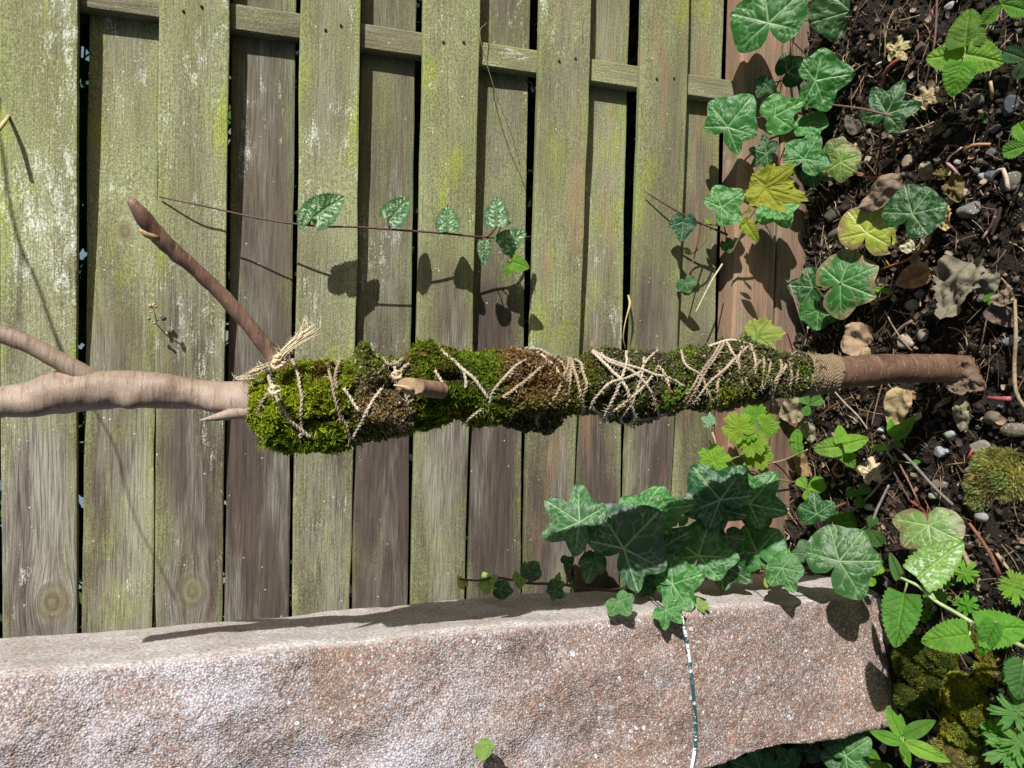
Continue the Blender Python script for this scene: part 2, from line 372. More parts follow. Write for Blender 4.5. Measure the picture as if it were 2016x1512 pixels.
def soil_mat():
    s = NT('soil'); p = s.n('TexCoord', out=3)
    a = s.noise(p, 26., 8, .68); b = s.noise(p, 240., 6, .7); c3 = s.noise(p, 900., 3, .6)
    c = s.mix(s.rng(a, .35, .65), (.008, .006, .005), (.022, .016, .012))
    c = s.mix(s.rng(b, .45, .7, 0, .7), c, (.055, .041, .030))
    c = s.mix(s.rng(c3, .60, .72, 0, .5), c, (.12, .10, .078))
    h = s.mth('ADD', a, s.mth('ADD', s.mth('MULTIPLY', b, .8), s.mth('MULTIPLY', c3, .25)))
    return s.pbsdf(c, .9, .22, s.bump(h, 1.0, .006))
def stone_mat():
    s = NT('sandstone'); p = s.n('TexCoord', out=3); side = s.n('Attribute', out=2, _attribute_name='side')
    wv = s.noise(p, 60., 3, .6, out=1)
    pw = s.vadd(p, s.n('VectorMath', _operation='SCALE', i0=wv, Scale=.004))
    v = s.t.nodes.new('ShaderNodeTexVoronoi'); s.t.links.new(pw, v.inputs['Vector']); v.inputs['Scale'].default_value = 470.
    v2 = s.t.nodes.new('ShaderNodeTexVoronoi'); s.t.links.new(s.mp(pw, (1, 1, 1), (.3, .7, .1)), v2.inputs['Vector']); v2.inputs['Scale'].default_value = 150.
    g = s.n('SeparateColor', out=0, i0=v.outputs['Color']); gn = g.node
    ramp = s.t.nodes.new('ShaderNodeValToRGB'); s.t.links.new(gn.outputs[0], ramp.inputs[0]); ramp.color_ramp.interpolation = 'CONSTANT'
    els = [(0, (.15, .098, .080)), (.16, (.21, .145, .115)), (.32, (.185, .155, .138)), (.46, (.25, .19, .15)), (.58, (.115, .095, .09)), (.66, (.27, .165, .115)), (.76, (.27, .255, .245)), (.87, (.21, .115, .085)), (.955, (.38, .37, .36))]
    cr = ramp.color_ramp
    while len(cr.elements) < len(els): cr.elements.new(.5)
    for e, (q, cc) in zip(cr.elements, els): e.position = q; e.color = (*cc, 1)
    c = ramp.outputs[0]
    big = s.noise(p, 7., 5, .6); mid = s.noise(p, 22., 5, .65); ora = s.noise(s.mp(p, (1, 1, 1), (5, 2, 8)), 9., 4, .6)
    c = s.mix(s.rng(ora, .45, .65, 0, .38), c, (.27, .165, .10))
    c = s.mix(s.rng(s.noise(s.mp(p, (1, 1, 1), (2, 7, 3)), 13., 5, .6), .50, .66, 0, .45), c, s.mix(1.0, c, (.55, .52, .52), 'MULTIPLY'))
    # white bloom and bigger pale pebbles
    lich = s.mth('ADD', s.mth('MULTIPLY', big, .75), s.mth('MULTIPLY', mid, .38))
    sz = s.t.nodes.new('ShaderNodeSeparateXYZ'); s.t.links.new(p, sz.inputs[0]); lich = s.mth('ADD', lich, s.rng(sz.outputs[2], .25, .85, -.07, .08))
    lich = s.mth('ADD', lich, s.rng(s.noise(p, 380., 3, .65), .3, .7, -.15, .15))
    c = s.mix(s.rng(lich, .50, .74, 0, .72), c, (.46, .465, .51))
    g2 = s.n('SeparateColor', out=0, i0=v2.outputs['Color']); big_peb = s.rng(g2.node.outputs[1], .975, .98)
    bm = s.mth('MULTIPLY', big_peb, s.rng(v2.outputs['Distance'], .42, .36))
    c = s.mix(s.mth('MULTIPLY', bm, s.mth('SUBTRACT', 1.0, side, True)), c, (.50, .49, .49))
    gap = s.rng(v.outputs['Distance'], .42, .70)
    c = s.mix(s.mth('MULTIPLY', gap, .55), c, (.07, .05, .042))
    # the sawn side: finer, paler, streaked along the stone
    st = s.noise(s.mp(p, (520, 520, 300)), 1.0, 4, .75); st2 = s.noise(p, 18., 5, .6)
    cs = s.mix(s.rng(st, .36, .64), (.13, .10, .085), (.43, .385, .345))
    cs = s.mix(s.rng(st2, .42, .62, 0, .55), cs, s.mix(s.rng(st, .36, .64), (.17, .17, .165), (.58, .57, .55)))
    c = s.mix(side, c, cs)
    hg = s.mth('ADD', s.mth('MULTIPLY', s.mth('SUBTRACT', 1.0, v.outputs['Distance']), .8), s.mth('MULTIPLY', bm, 1.0))
    hs = s.mth('MULTIPLY', st, 1.0)
    h = s.mth('ADD', s.mth('MULTIPLY', hg, s.mth('SUBTRACT', 1.0, side, True)), s.mth('MULTIPLY', hs, side))
    h = s.mth('ADD', h, s.mth('MULTIPLY', mid, 1.2))
    c = s.mix(1.0, c, (1.20, 1.21, 1.25), 'MULTIPLY')
    return s.pbsdf(c, .85, .25, s.bump(h, .9, .0015))
M_soil = soil_mat(); M_stone = stone_mat()
def wire_coat():
    s = NT('flaking_wire'); p = s.n('TexCoord', out=3)
    n1 = s.noise(s.mp(p, (1, 1, .35)), 150., 5, .7)
    n2 = s.noise(s.mp(p, (1, 1, 1)), 9., 2, .5)
    c = s.mix(s.rng(s.mth('ADD', n1, s.mth('MULTIPLY', n2, .4)), .655, .70), (.016, .075, .068), (.66, .72, .76))
    return s.pbsdf(c, .4, .45, s.bump(n1, .4, .0005))
M_wire = wire_coat()

# ------------------------------------------------------------------ ground
def sheet_axis(lo, hi, step, far):
    a = list(np.arange(lo, hi+step*.5, step)); d = step
    L, R = [], []
    x = a[-1]
    while x < far: d *= 1.55; x += d; R.append(x)
    d = step; x = a[0]
    while x > -far: d *= 1.55; x -= d; L.append(x)
    return np.array(L[::-1]+a+R)
def ground_h(x, y):
    p = np.stack([x, y, np.zeros_like(x)], 1)
    near = np.clip(1.5-np.abs(x)/1.2, 0, 1)*np.clip(1.6-np.abs(y+.2)/.9, 0, 1)
    return near*(.010*fbm(p*9, 3, 3)+.0055*fbm(p*48, 5, 3)+.0022*fbm(p*170, 8, 2))-.002
gx, gy = sheet_axis(-.72, .72, .0042, 90), sheet_axis(-.56, .04, .0042, 90)
X, Y = np.meshgrid(gx, gy, indexing='ij'); X = X.ravel(); Y = Y.ravel()
nx, ny = len(gx), len(gy)
i = np.arange(nx-1)[:, None]*ny+np.arange(ny-1)[None]
Fq = np.stack([i, i+ny, i+ny+1, i+1], -1).reshape(-1, 4)
g = link('ground', mesh('ground', np.stack([X, Y, ground_h(X, Y)], 1), Fq, M_soil)); tag(g, kind='structure')
def gh(x, y): return float(ground_h(np.array([x]), np.array([y]))[0])
def on_g(u, v, h=0.0):
    P = on_z(u, v, h)
    for _ in range(2): P = on_z(u, v, h+gh(P[0], P[1]))
    return P

# ------------------------------------------------------------------ woven fence
XB, TB, TS = .392, .017, .011
HALF = .62                                      # batten to where front and back boards lie flush
AMP = (TB+TS)/2
def weave(x, s): return .0055-0.0+s*AMP*np.cos(np.pi*.5*np.clip((x-XB)/HALF, -2.4, 2.4))
fence = thing('woven_fence', 'weathered wooden fence of woven horizontal boards green with algae', 'fence', (0, 0, 0))
def slat(z0, z1, s, col, mat, x0=-1.05, x1=1.1):
    n = 90; xs = np.linspace(x0, x1, n); zc, hw = (z0+z1)/2, (z1-z0)/2; b = .0022
    prof = np.array([(-TS/2, -hw+b), (-TS/2+.0004, -hw+b*.3), (-TS/2+b, -hw), (TS/2-b, -hw), (TS/2, -hw+b), (TS/2, hw-b), (TS/2-b, hw), (-TS/2+b, hw), (-TS/2+.0004, hw-b*.3), (-TS/2, hw-b)])
    m = len(prof); sd = random.randint(0, 9999)
    V = np.zeros((n, m, 3)); V[:, :, 0] = xs[:, None]
    V[:, :, 1] = weave(xs, s)[:, None]+prof[None, :, 0]
    V[:, :, 2] = prof[None, :, 1]
    e = .0011*fbm(np.stack([xs*9, np.full(n, sd*.37), np.zeros(n)], 1), sd, 4); e2 = .0011*fbm(np.stack([xs*9, np.full(n, sd*.37), np.full(n, 5.)], 1), sd+3, 4)
    V[:, 5:, 2] += e[:, None]; V[:, :5, 2] += e2[:, None]
    tw = random.uniform(-.012, .012); V[:, :, 1] += V[:, :, 2]*tw
    i = np.arange(n-1)[:, None]*m; j = np.arange(m)[None]; k = (j+1) % m
    F = np.stack([i+j, i+m+j, i+m+k, i+k], -1).reshape(-1, 4)
    F = F.tolist()+[list(range(m)), list(range((n-1)*m, n*m))[::-1]]
    return link('slat', mesh('slat', V.reshape(-1, 3), F, mat, smooth=False), fence, Matrix.Translation((0, 0, zc)), col)
rows = [(3, 153, -1), (163, 303, 1), (306, 441, -1), (444, 571, 1), (577, 693, -1), (697, 806, 1), (811, 920, -1), (925, 1027, 1), (1033, 1130, -1), (1133, 1222, 1), (1228, 1318, -1), (1323, 1405, 1)]
cols = [(.70, .66, 1.12), (.66, .50, 1.08), (.60, .60, 1.1), (.33, .42, .86), (.62, .62, 1.08), (.36, .42, .84), (.74, .52, 1.05), (.44, .40, .85), (.66, .40, 1.0), (.60, .30, .98), (.62, .28, .95), (.60, .22, .92)]
zt = on_y(3, 1000, 0)[2]
ZS = []
for q in (2, 1, 0):
    ZS.append((zt+.004+.075*q, zt+.004+.075*q+.071, 1 if q % 2 == 0 else -1))
for (z0, z1, sg), cc in zip(ZS, [(.5, .5, 1), (.55, .6, 1.0), (.6, .6, 1.0)]): slat(z0, z1, sg, cc, M_wood)
def knot_at(u, v, row, r):
    a, b, sg = rows[row]; zc = (on_y(a, 1000, 0)[2]+on_y(b, 1000, 0)[2])/2
    P = on_y(u, v, 0); return (P[0], P[2]-zc, r)
knots = {0: (102, 1185, .019), 2: (378, 1165, .017), 1: (243, 452, .013)}
for k, ((a, b, sg), cc) in enumerate(zip(rows, cols)):
    z1, z0 = on_y(a, 1000, 0)[2], on_y(b, 1000, 0)[2]
    mat = M_wood_red if k >= 8 else M_wood
    if k in knots: mat = wood_mat('knotty_wood', knot_at(*knots[k][:2], k, knots[k][2]))
    slat(z0, z1, sg, cc, mat)
def box_mesh(name, x0, x1, y0, y1, z0, z1, mat, b=.002, seg=1, tilt=0.0):
    """bevelled bar, subdivided along its longest side"""
    lo, hi = np.array([x0, y0, z0]), np.array([x1, y1, z1]); c = (lo+hi)/2; h = (hi-lo)/2
    ax = int(np.argmax(h)); o1, o2 = [q for q in range(3) if q != ax]
    prof = [(-1, -1, b, 0), (-1, -1, 0, b), (-1, 1, 0, -b), (-1, 1, b, 0), (1, 1, -b, 0), (1, 1, 0, -b), (1, -1, 0, b), (1, -1, -b, 0)]
    n = seg+1; V = np.zeros((n, 8, 3))
    for k in range(n):
        t = -1+2*k/seg
        for j, (p1, p2, d1, d2) in enumerate(prof):
            V[k, j, ax] = t*h[ax]; V[k, j, o1] = p1*h[o1]+d1; V[k, j, o2] = p2*h[o2]+d2
    V = V.reshape(-1, 3); V[:, 1] += V[:, 2]*tilt
    e = .0007*fbm(V*22+c*9, 31, 3); V[:, o1] += e; V[:, o2] += e[::-1]*.7
    i = np.arange(n-1)[:, None]*8; j = np.arange(8)[None]; k2 = (j+1) % 8
    F = np.stack([i+j, i+8+j, i+8+k2, i+k2], -1).reshape(-1, 4).tolist()+[list(range(8))[::-1], list(range((n-1)*8, n*8))]
    return mesh(name, V, F, mat, smooth=False), Matrix.Translation(Vector(c))
# upright batten: its grain runs upward, so it is built along x and stood up
def batten(xc):
    me, M = box_mesh('batten', -.62, .62, -TB/2, TB/2, -.0155, .0155, M_wood, seg=40)
    return link('batten', me, fence, Matrix.Translation((xc, .0055, .66)) @ Matrix.Rotation(math.radians(90), 4, 'Y'), (.72, .35, 1.05))
for xc in (XB, XB-2*HALF): batten(xc)
me, M = box_mesh('bottom_rail', -1.05, 1.1, -.016, .028, .046, .116, M_wood_rail, .004, 60); link('bottom_rail', me, fence, M, (.02, .40, 1.15))
me, M = box_mesh('ground_board', -1.05, 1.1, -.012, .014, -.05, .043, M_wood_rail, .003, 60, tilt=-.05); link('ground_board', me, fence, M, (.05, .35, .85))
me, M = box_mesh('post', .96, 1.05, .022, .10, -.1, 1.3, M_wood, .004, 30)
for (u, v) in [(361, 22), (397, 13), (641, 59), (671, 50), (873, 83), (913, 83), (1101, 120), (1133, 115), (1293, 155), (1327, 154)]:
    P = on_y(u, v, -.0145)
    tube('nail', [P+np.array([0, .004, 0]), P+np.array([.0004, -.0012, .0003])], .0017, M_nail, fence, 7, .002, (.05, .035, .028))
# wire netting and hedge behind
V, F, off = [], [], 0
for k in range(-14, 40):
    for sg in (1, -1):
        x0 = -1+k*.062 if sg > 0 else 1-k*.062
        a, b_ = np.array([x0, .075, 0.]), np.array([x0+sg*1.15, .075+.002*sg, 1.15])
        v_, f_ = tube_data(np.array([a, b_]), .0011, 5, False); V.append(v_); F.append(f_+off); off += len(v_)
tag(link('wire_netting', mesh('wire_netting', np.concatenate(V), np.concatenate(F), M_mesh), None, color=(.035, .038, .035)), 'dark diamond wire netting glimpsed through the gaps behind the fence boards', 'wire netting')

# ------------------------------------------------------------------ leaf shapes
def seg_dist(P, a, b):
    a, b = np.asarray(a), np.asarray(b); d = b-a; L2 = max(1e-9, d@d)
    t = np.clip(((P-a)@d)/L2, 0, 1); return np.linalg.norm(P-(a+t[:, None]*d), axis=1), t
def vein_fields(P, mains, secs, wm, ws):
    m = np.zeros(len(P)); s2 = np.zeros(len(P))
    for a, b in mains:
        d, t = seg_dist(P, a, b); m = np.maximum(m, np.exp(-(d/(wm*(1.15-.75*t)))**2))
    for a, b in secs:
        d, t = seg_dist(P, a, b); s2 = np.maximum(s2, .62*(1-.45*t)*np.exp(-(d/ws)**2))
    return m, s2
SH = {}
def finish(name, P, F, mains, secs, edge, mat, wm=.017, ws=.0115, dome=.1, quilt=.02, wave=.02, crumple=0, fold=0, seed=0):
    m, s2 = vein_fields(P, mains, secs, wm, ws)
    mw, sw = vein_fields(P, mains, secs, .06, .035)
    r = np.linalg.norm(P, axis=1)
    q = np.stack([P[:, 0], P[:, 1], np.full(len(P), seed*3.1)], 1)
    z = -dome*r**2+quilt*(1-np.maximum(mw, sw*.8))+wave*fbm(q*2.6, seed+40, 3)*np.minimum(1, r*1.3)
    z += fold*np.abs(P[:, 0])
    if crumple: z += crumple*fbm(q*3.1, seed+60, 4)+crumple*.5*np.abs(fbm(q*5, seed+77, 2))
    V = np.stack([P[:, 0], P[:, 1], z], 1)
    SH[name] = mesh(name, V, F, mat, {'vein': np.maximum(m, s2), 'edge': edge})
def polar(keys, seed, NA=144, NR=24, teeth=0, tooth=.04, jit=.07):
    rs = np.random.default_rng(seed)
    th = np.linspace(-180, 180, NA, endpoint=False)
    ka = np.array([k[0] for k in keys], float); kr = np.array([k[1] for k in keys], float)
    r = np.zeros(NA)
    kk = [kr*(1+jit*rs.standard_normal(len(kr))) for _ in (0, 1)]
    kk[1][0] = kk[0][0]; kk[1][-1] = kk[0][-1]
    for i_, a in enumerate(th):
        ks = kk[0] if a >= 0 else kk[1]; x = abs(a); j = min(np.searchsorted(ka, x, 'right')-1, len(ka)-2)
        t = (x-ka[j])/(ka[j+1]-ka[j]); up = ks[j+1] > ks[j]
        t = t*t*(3-2*t)*.45+t*.55; r[i_] = ks[j]+(ks[j+1]-ks[j])*t
    if teeth:
        ph = (th/360*teeth) % 1; r *= 1+tooth*(np.abs(ph-.5)*2-.5)
    T = np.radians(th); fr = np.linspace(0, 1, NR+1)[1:]**.85
    P = np.concatenate([[[0, 0]], (fr[:, None, None]*r[None, :, None]*np.stack([np.sin(T), np.cos(T)], 1)[None]).reshape(-1, 2)])
    edge = np.concatenate([[0], np.repeat(fr, NA)])
    F = [(0, 1+j, 1+(j+1) % NA) for j in range(NA)]
    for k in range(NR-1):
        for j in range(NA):
            a, b = 1+k*NA+j, 1+k*NA+(j+1) % NA; F.append((a, a+NA, b+NA, b))
    F = [f[::-1] for f in F]
    mains, secs = [], []
    for j in range(len(ka)):
        if (j == 0 or (j < len(ka)-1 and kr[j] >= kr[j-1] and kr[j] >= kr[j+1])) and ka[j] < 165:
            for sg, ks in ((1, kk[0]), (-1, kk[1])):
                if ka[j] == 0 and sg < 0: continue
                d = np.array([math.sin(math.radians(ka[j]*sg)), math.cos(math.radians(ka[j]*sg))]); L = ks[j]*.95
                mains.append((d*0, d*L))
                for f_ in (.30, .5, .68, .82):
                    for s_ in (1, -1):
                        an = math.radians(ka[j]*sg+s_*rs.uniform(34, 50)); e = np.array([math.sin(an), math.cos(an)])
                        p0 = d*L*(f_+rs.uniform(-.05, .05)); p1 = p0+e*L*rs.uniform(.24, .36)*(1.15-f_*.7)
                        secs.append((p0, p1))
                        an2 = an+s_*rs.uniform(-.9, -.4); secs.append((p1, p1+np.array([math.sin(an2), math.cos(an2)])*L*.14))
                        an2 = an+s_*rs.uniform(.4, .9); secs.append((p1, p1+np.array([math.sin(an2), math.cos(an2)])*L*.12))
    return P, F, mains, secs, edge
def strip(wf, seed, NT_=52, NS=16, teeth=0, tooth=.12, cord=.10, nv=6, va=.22):
    rs = np.random.default_rng(seed)
    t = np.linspace(0, 1, NT_+1); s_ = np.linspace(-1, 1, NS+1)
    W = np.array([wf(x) for x in t])
    if teeth:
        ph = (t*teeth) % 1; W = W*(1+tooth*((1-ph)-.5))
        sl = tooth*.25/teeth*0
    X = W[:, None]*s_[None]; Y = t[:, None]-cord*np.abs(s_[None])**1.3*(1-t[:, None])*np.minimum(1, t[:, None]*9+.25)
    P = np.stack([X, Y], -1).reshape(-1, 2); edge = np.repeat(np.abs(s_)[None], NT_+1, 0).ravel()
    edge = np.maximum(edge, np.repeat(t[:, None], NS+1, 1).ravel()**6)
    i = np.arange(NT_)[:, None]*(NS+1)+np.arange(NS)[None]
    F = np.stack([i, i+1, i+NS+2, i+NS+1], -1).reshape(-1, 4)
    mains = [((0, 0), (0, .97))]; secs = []
    for k in range(nv):
        t0 = .06+.78*k/nv
        for sg in (1, -1):
            t1 = min(.97, t0+va+.03*rs.uniform(-1, 1)); w1 = wf(t1)*.93
            secs.append(((0, t0), (sg*w1, t1)))
            mx = sg*w1*.55; my = t0+(t1-t0)*.55; secs.append(((mx, my), (mx+sg*w1*.22, my+.12)))
    return P, F, mains, secs, edge
IV = {
 'ivy_a': [(0, 1), (29, .58), (54, .88), (86, .55), (114, .70), (150, .48), (180, .07)],
 'ivy_b': [(0, 1), (30, .76), (60, .90), (90, .68), (116, .72), (150, .52), (180, .10)],
 'ivy_c': [(0, 1), (32, .74), (62, .88), (100, .68), (135, .58), (160, .44), (180, .10)],
 'ivy_d': [(0, 1), (24, .88), (50, .97), (82, .84), (112, .92), (150, .74), (170, .42), (180, .12)],
 'ivy_e': [(0, 1), (36, .66), (66, .70), (105, .58), (150, .50), (180, .18)],
 'ivy_f': [(0, 1), (36, .74), (74, .86), (98, .66), (120, .70), (152, .46), (180, .08)],
}
for q, (nm, k) in enumerate(IV.items()):
    for vv in (0, 1):
        P, F, mm, ss, ed = polar(k, 100+q*7+vv)
        finish(nm+str(vv), P, F, mm, ss, ed, M_ivy, dome=(.16, .05)[vv], quilt=.018, wave=(.05, .09)[vv], seed=q*2+vv)
def wov(a, b): return lambda t: a*max(0, math.sin(math.pi*min(1, t*.94+.06)**b))**.62*(1-.12*t)
for vv in (0, 1, 2):
    P, F, mm, ss, ed = strip(wov(.40, .72), 5+vv, teeth=13, tooth=.16, cord=.13)
    finish('ovate'+str(vv), P, F, mm, ss, ed, M_soft, wm=.016, ws=.012, dome=(.12, .3, .0)[vv], quilt=.035, wave=.06, fold=(.12, .25, .05)[vv], seed=20+vv)
P, F, mm, ss, ed = strip(wov(.37, .72), 9, teeth=12, tooth=.15, cord=.13); finish('variegated', P, F, mm, ss, ed, M_silver, wm=.016, ws=.012, dome=.2, quilt=.03, wave=.06, fold=.15, seed=31)
P, F, mm, ss, ed = strip(lambda t: .40*(math.sin(math.pi*min(1, t*.9+.02)**1.35)**.75 if t < .98 else .12), 8, teeth=9, tooth=.22, cord=0, nv=7, va=.26); finish('leaflet', P, F, mm, ss, ed, M_soft, wm=.014, ws=.014, dome=.12, quilt=.03, wave=.04, fold=.25, seed=33)
P, F, mm, ss, ed = strip(lambda t: .19*math.sin(math.pi*min(1, t*.95+.05)**.8)**.8, 12, teeth=0, cord=0); finish('lance', P, F, mm, ss, ed, M_soft, wm=.012, ws=.006, dome=.15, quilt=.01, wave=.04, fold=.2, seed=35)
P, F, mm, ss, ed = strip(lambda t: .33*math.sin(math.pi*min(1, t*.96+.03))**.6, 12, teeth=0, cord=0, NT_=14, NS=6, nv=2); finish('roundish', P, F, mm, ss, ed, M_soft, wm=.02, ws=.004, dome=.1, quilt=.01, wave=.03, fold=.1, seed=36)
LB = [(0, 1), (12, .86), (20, .95), (33, .62), (48, .92), (58, .80), (70, .88), (86, .56), (104, .80), (118, .66), (130, .70), (160, .45), (180, .12)]
for vv in (0, 1):
    P, F, mm, ss, ed = polar(LB, 61+vv, NA=120, NR=12, jit=.05); finish('lobed'+str(vv), P, F, mm, ss, ed, M_soft, dome=.1, quilt=.02, wave=.08, seed=41+vv)
GE = [(0, 1), (8, .80), (13, .93), (24, .26), (38, .72), (45, .86), (52, .66), (58, .95), (66, .75), (80, .24), (95, .62), (104, .78), (112, .58), (120, .68), (150, .2), (180, .08)]
for vv in (0, 1):
    P, F, mm, ss, ed = polar(GE, 71+vv, NA=128, NR=9, jit=.06); finish('cut_leaf'+str(vv), P, F, mm, ss, ed, M_soft, dome=.12, quilt=.02, wave=.10, seed=45+vv)
MA = [(0, 1), (14, .86), (30, .70), (48, .94), (62, .82), (80, .66), (100, .76), (130, .6), (165, .4), (180, .15)]
P, F, mm, ss, ed = polar(MA, 81, NA=144, NR=14, teeth=24, tooth=.10); finish('toothed', P, F, mm, ss, ed, M_soft, dome=.1, quilt=.03, wave=.08, fold=.1, seed=48)
for vv in range(4):
    P, F, mm, ss, ed = strip(wov(.42, (.8, .7, 1.0, .6)[vv]), 90+vv, NT_=26, NS=14, teeth=(0, 9, 0, 6)[vv], tooth=.2, cord=.05)
    finish('dead_leaf'+str(vv), P, F, mm, ss, ed, M_dead, wm=.02, ws=.01, dome=(.25, -.2, .4, .1)[vv], quilt=.02, wave=.05, crumple=(.16, .24, .16, .26)[vv], fold=(.1, .3, -.2, .1)[vv], seed=50+vv)
P, F, mm, ss, ed = polar([(0, 1), (35, .5), (60, .85), (95, .45), (125, .7), (180, .3)], 95, NA=70, NR=9, jit=.15); finish('dead_leaf4', P, F, mm, ss, ed, M_dead, dome=.1, crumple=.2, seed=57)
VAR = {}
def shape(kind, mat=None):
    """leaf mesh; a different material gets its own shared copy of the mesh"""
    if kind not in SH: kind = kind+str(random.randint(0, 1))
    if mat is None: return SH[kind]
    k = (kind, mat.name)
    if k not in VAR:
        me = SH[kind].copy(); me.materials.clear(); me.materials.append(mat); VAR[k] = me
    return VAR[k]
def leaf(parent, kind, J, T, pl, col, wid=1.0, tilt=0.0, lift=0.0, mat=None, up=.35, name='leaf', jit=14, flip=False, tl=None):
    """J = where the stalk meets the blade, T = tip, both as photo pixels, at place pl"""
    P = at(*J, pl) if pl[0] != 'g' else on_g(*J, pl[1])
    n = nrm(toward(P)+np.array([0, 0, up if pl[0] != 'y' else up*.3])+(-SUN_D)*.25)
    n = nrm(n+np.array([random.gauss(0, 1) for _ in range(3)])*math.tan(math.radians(jit))*.6)
    Q = on_plane(*T, P, n); y = nrm(Q-P); L = np.linalg.norm(Q-P)
    if lift:                                    # tip comes towards (+) or goes away from (-) the viewer
        R = Matrix.Rotation(math.radians(lift), 3, Vector(np.cross(y, n)))
        n2 = np.array(R @ Vector(n)); Q = on_plane(*T, P, nrm(n2)); y = nrm(Q-P); L = np.linalg.norm(Q-P); n = nrm(n2)
    x = np.cross(y, n)
    if tilt:
        R = Matrix.Rotation(math.radians(tilt), 3, Vector(y)); n = np.array(R @ Vector(n)); x = np.cross(y, n)
    sx = L*wid*(-1 if flip else 1)
    M = Matrix(((x[0]*sx, y[0]*L, n[0]*L, P[0]), (x[1]*sx, y[1]*L, n[1]*L, P[1]), (x[2]*sx, y[2]*L, n[2]*L, P[2]), (0, 0, 0, 1)))
    c = [max(.002, q*random.uniform(.88, 1.12)) for q in col]
    return link(name, shape(kind, mat), parent, M, c), P, n
def pts(px, pl):
    out = []
    for q in px:
        z = q[2] if len(q) > 2 else pl[1]
        out.append(at(q[0], q[1], (pl[0], z)) if pl[0] != 'g' else on_g(q[0], q[1], z))
    return out
def petiole(parent, P, n, end, r=.0009, col=(.12, .06, .03)):
    """stalk from the blade's base back to the stem"""
    end = np.asarray(end, float); m = (P+end)/2-n*np.linalg.norm(end-P)*.12
    return tube('leaf_stalk', [P-n*.0006, m, end], [r*.9, r, r*1.2], M_stem, parent, 6, .006, col)

# ------------------------------------------------------------------ stone slab
def build_stone():
    corners = [(-.300, -.026), (-.2865, -.186), (-.437, -.232), (-.470, -.03)]     # back right, front right, front left, back left
    def at_h(z):
        t = z/1.0
        c = np.array(corners); c[2] += np.array([-.030, .006])*min(1, max(0, z)/.35); c[3] += np.array([-.03, 0])*t
        c[1] += np.array([-.002, -.006])*t; c[0] += np.array([-.004, -.012])*t
        return c
    zs = np.concatenate([np.arange(-.06, 1.16, .0022)])
    per = []
    for e, n in ((0, 76), (1, 84), (2, 40), (3, 30)):
        for k in range(n): per.append((e, k/n))
    m = len(per); n = len(zs); V = np.zeros((n, m, 3)); side = np.zeros((n, m)); N = np.zeros((n, m, 3))
    for a, z in enumerate(zs):
        c = at_h(z); c2 = np.roll(c, -1, 0)
        E = np.array([e for e, _ in per]); T = np.array([t for _, t in per])
        V[a, :, :2] = c[E]+(c2[E]-c[E])*T[:, None]; V[a, :, 2] = z
    # round the arrises by smoothing round the ring
    for _ in range(14): V[:, :, :2] = .5*V[:, :, :2]+.25*(np.roll(V[:, :, :2], 1, 1)+np.roll(V[:, :, :2], -1, 1))
    tg = np.roll(V, -1, 1)-np.roll(V, 1, 1); N[:, :, 0] = -tg[:, :, 1]; N[:, :, 1] = tg[:, :, 0]; N /= np.linalg.norm(N, axis=2, keepdims=True)
    cen = V.mean(axis=1, keepdims=True); sgn = np.sign((N*(V-cen)).sum(2, keepdims=True)); N *= sgn
    pr = V.reshape(-1, 3); Nr = N.reshape(-1, 3)
    sd = np.clip((Nr[:, 0]-.45)/.35+.10*fbm(pr*60, 4, 2), 0, 1)
    und = .012*fbm(pr*np.array([9, 9, 6.5]), 70, 3)+.0014*fbm(pr*24, 71, 3)
    gran = .0009*fbm(pr*150, 72, 2)+.0010*np.abs(fbm(pr*290, 73, 1))
    d = und*(1-.6*sd)+gran*(1-.75*sd)
    pr = pr+Nr*d[:, None]
    # lower front corner broken back a little
    low = np.clip((.03-pr[:, 2])/.06, 0, 1); pr[:, 1] += low*.008
    i = np.arange(n-1)[:, None]*m; j = np.arange(m)[None]; k = (j+1) % m
    F = np.stack([i+j, i+k, i+m+k, i+m+j], -1).reshape(-1, 4)
    V2 = np.concatenate([pr, pr[-m:].mean(0, keepdims=True)]); top = len(pr)
    jj = np.arange(m); Ft = np.stack([(n-1)*m+jj, (n-1)*m+(jj+1) % m, np.full(m, top), np.full(m, top)], -1)
    Fl = np.concatenate([F, Ft[:0]])
    me = mesh('stone_slab', V2[:top], Fl, M_stone, {'side': sd})
    o = link('stone_slab', me)
    tag(o, 'tall rough pinkish sandstone slab with pebbly face standing against the fence', 'stone')
    cap = mesh('top_face', np.concatenate([pr[-m:], pr[-m:].mean(0, keepdims=True)]), [(int(a), int((a+1) % m), m) for a in range(m)], M_stone, {'side': np.zeros(m+1)})
    link('top_face', cap, o)
    return at_h
stone_at = build_stone()

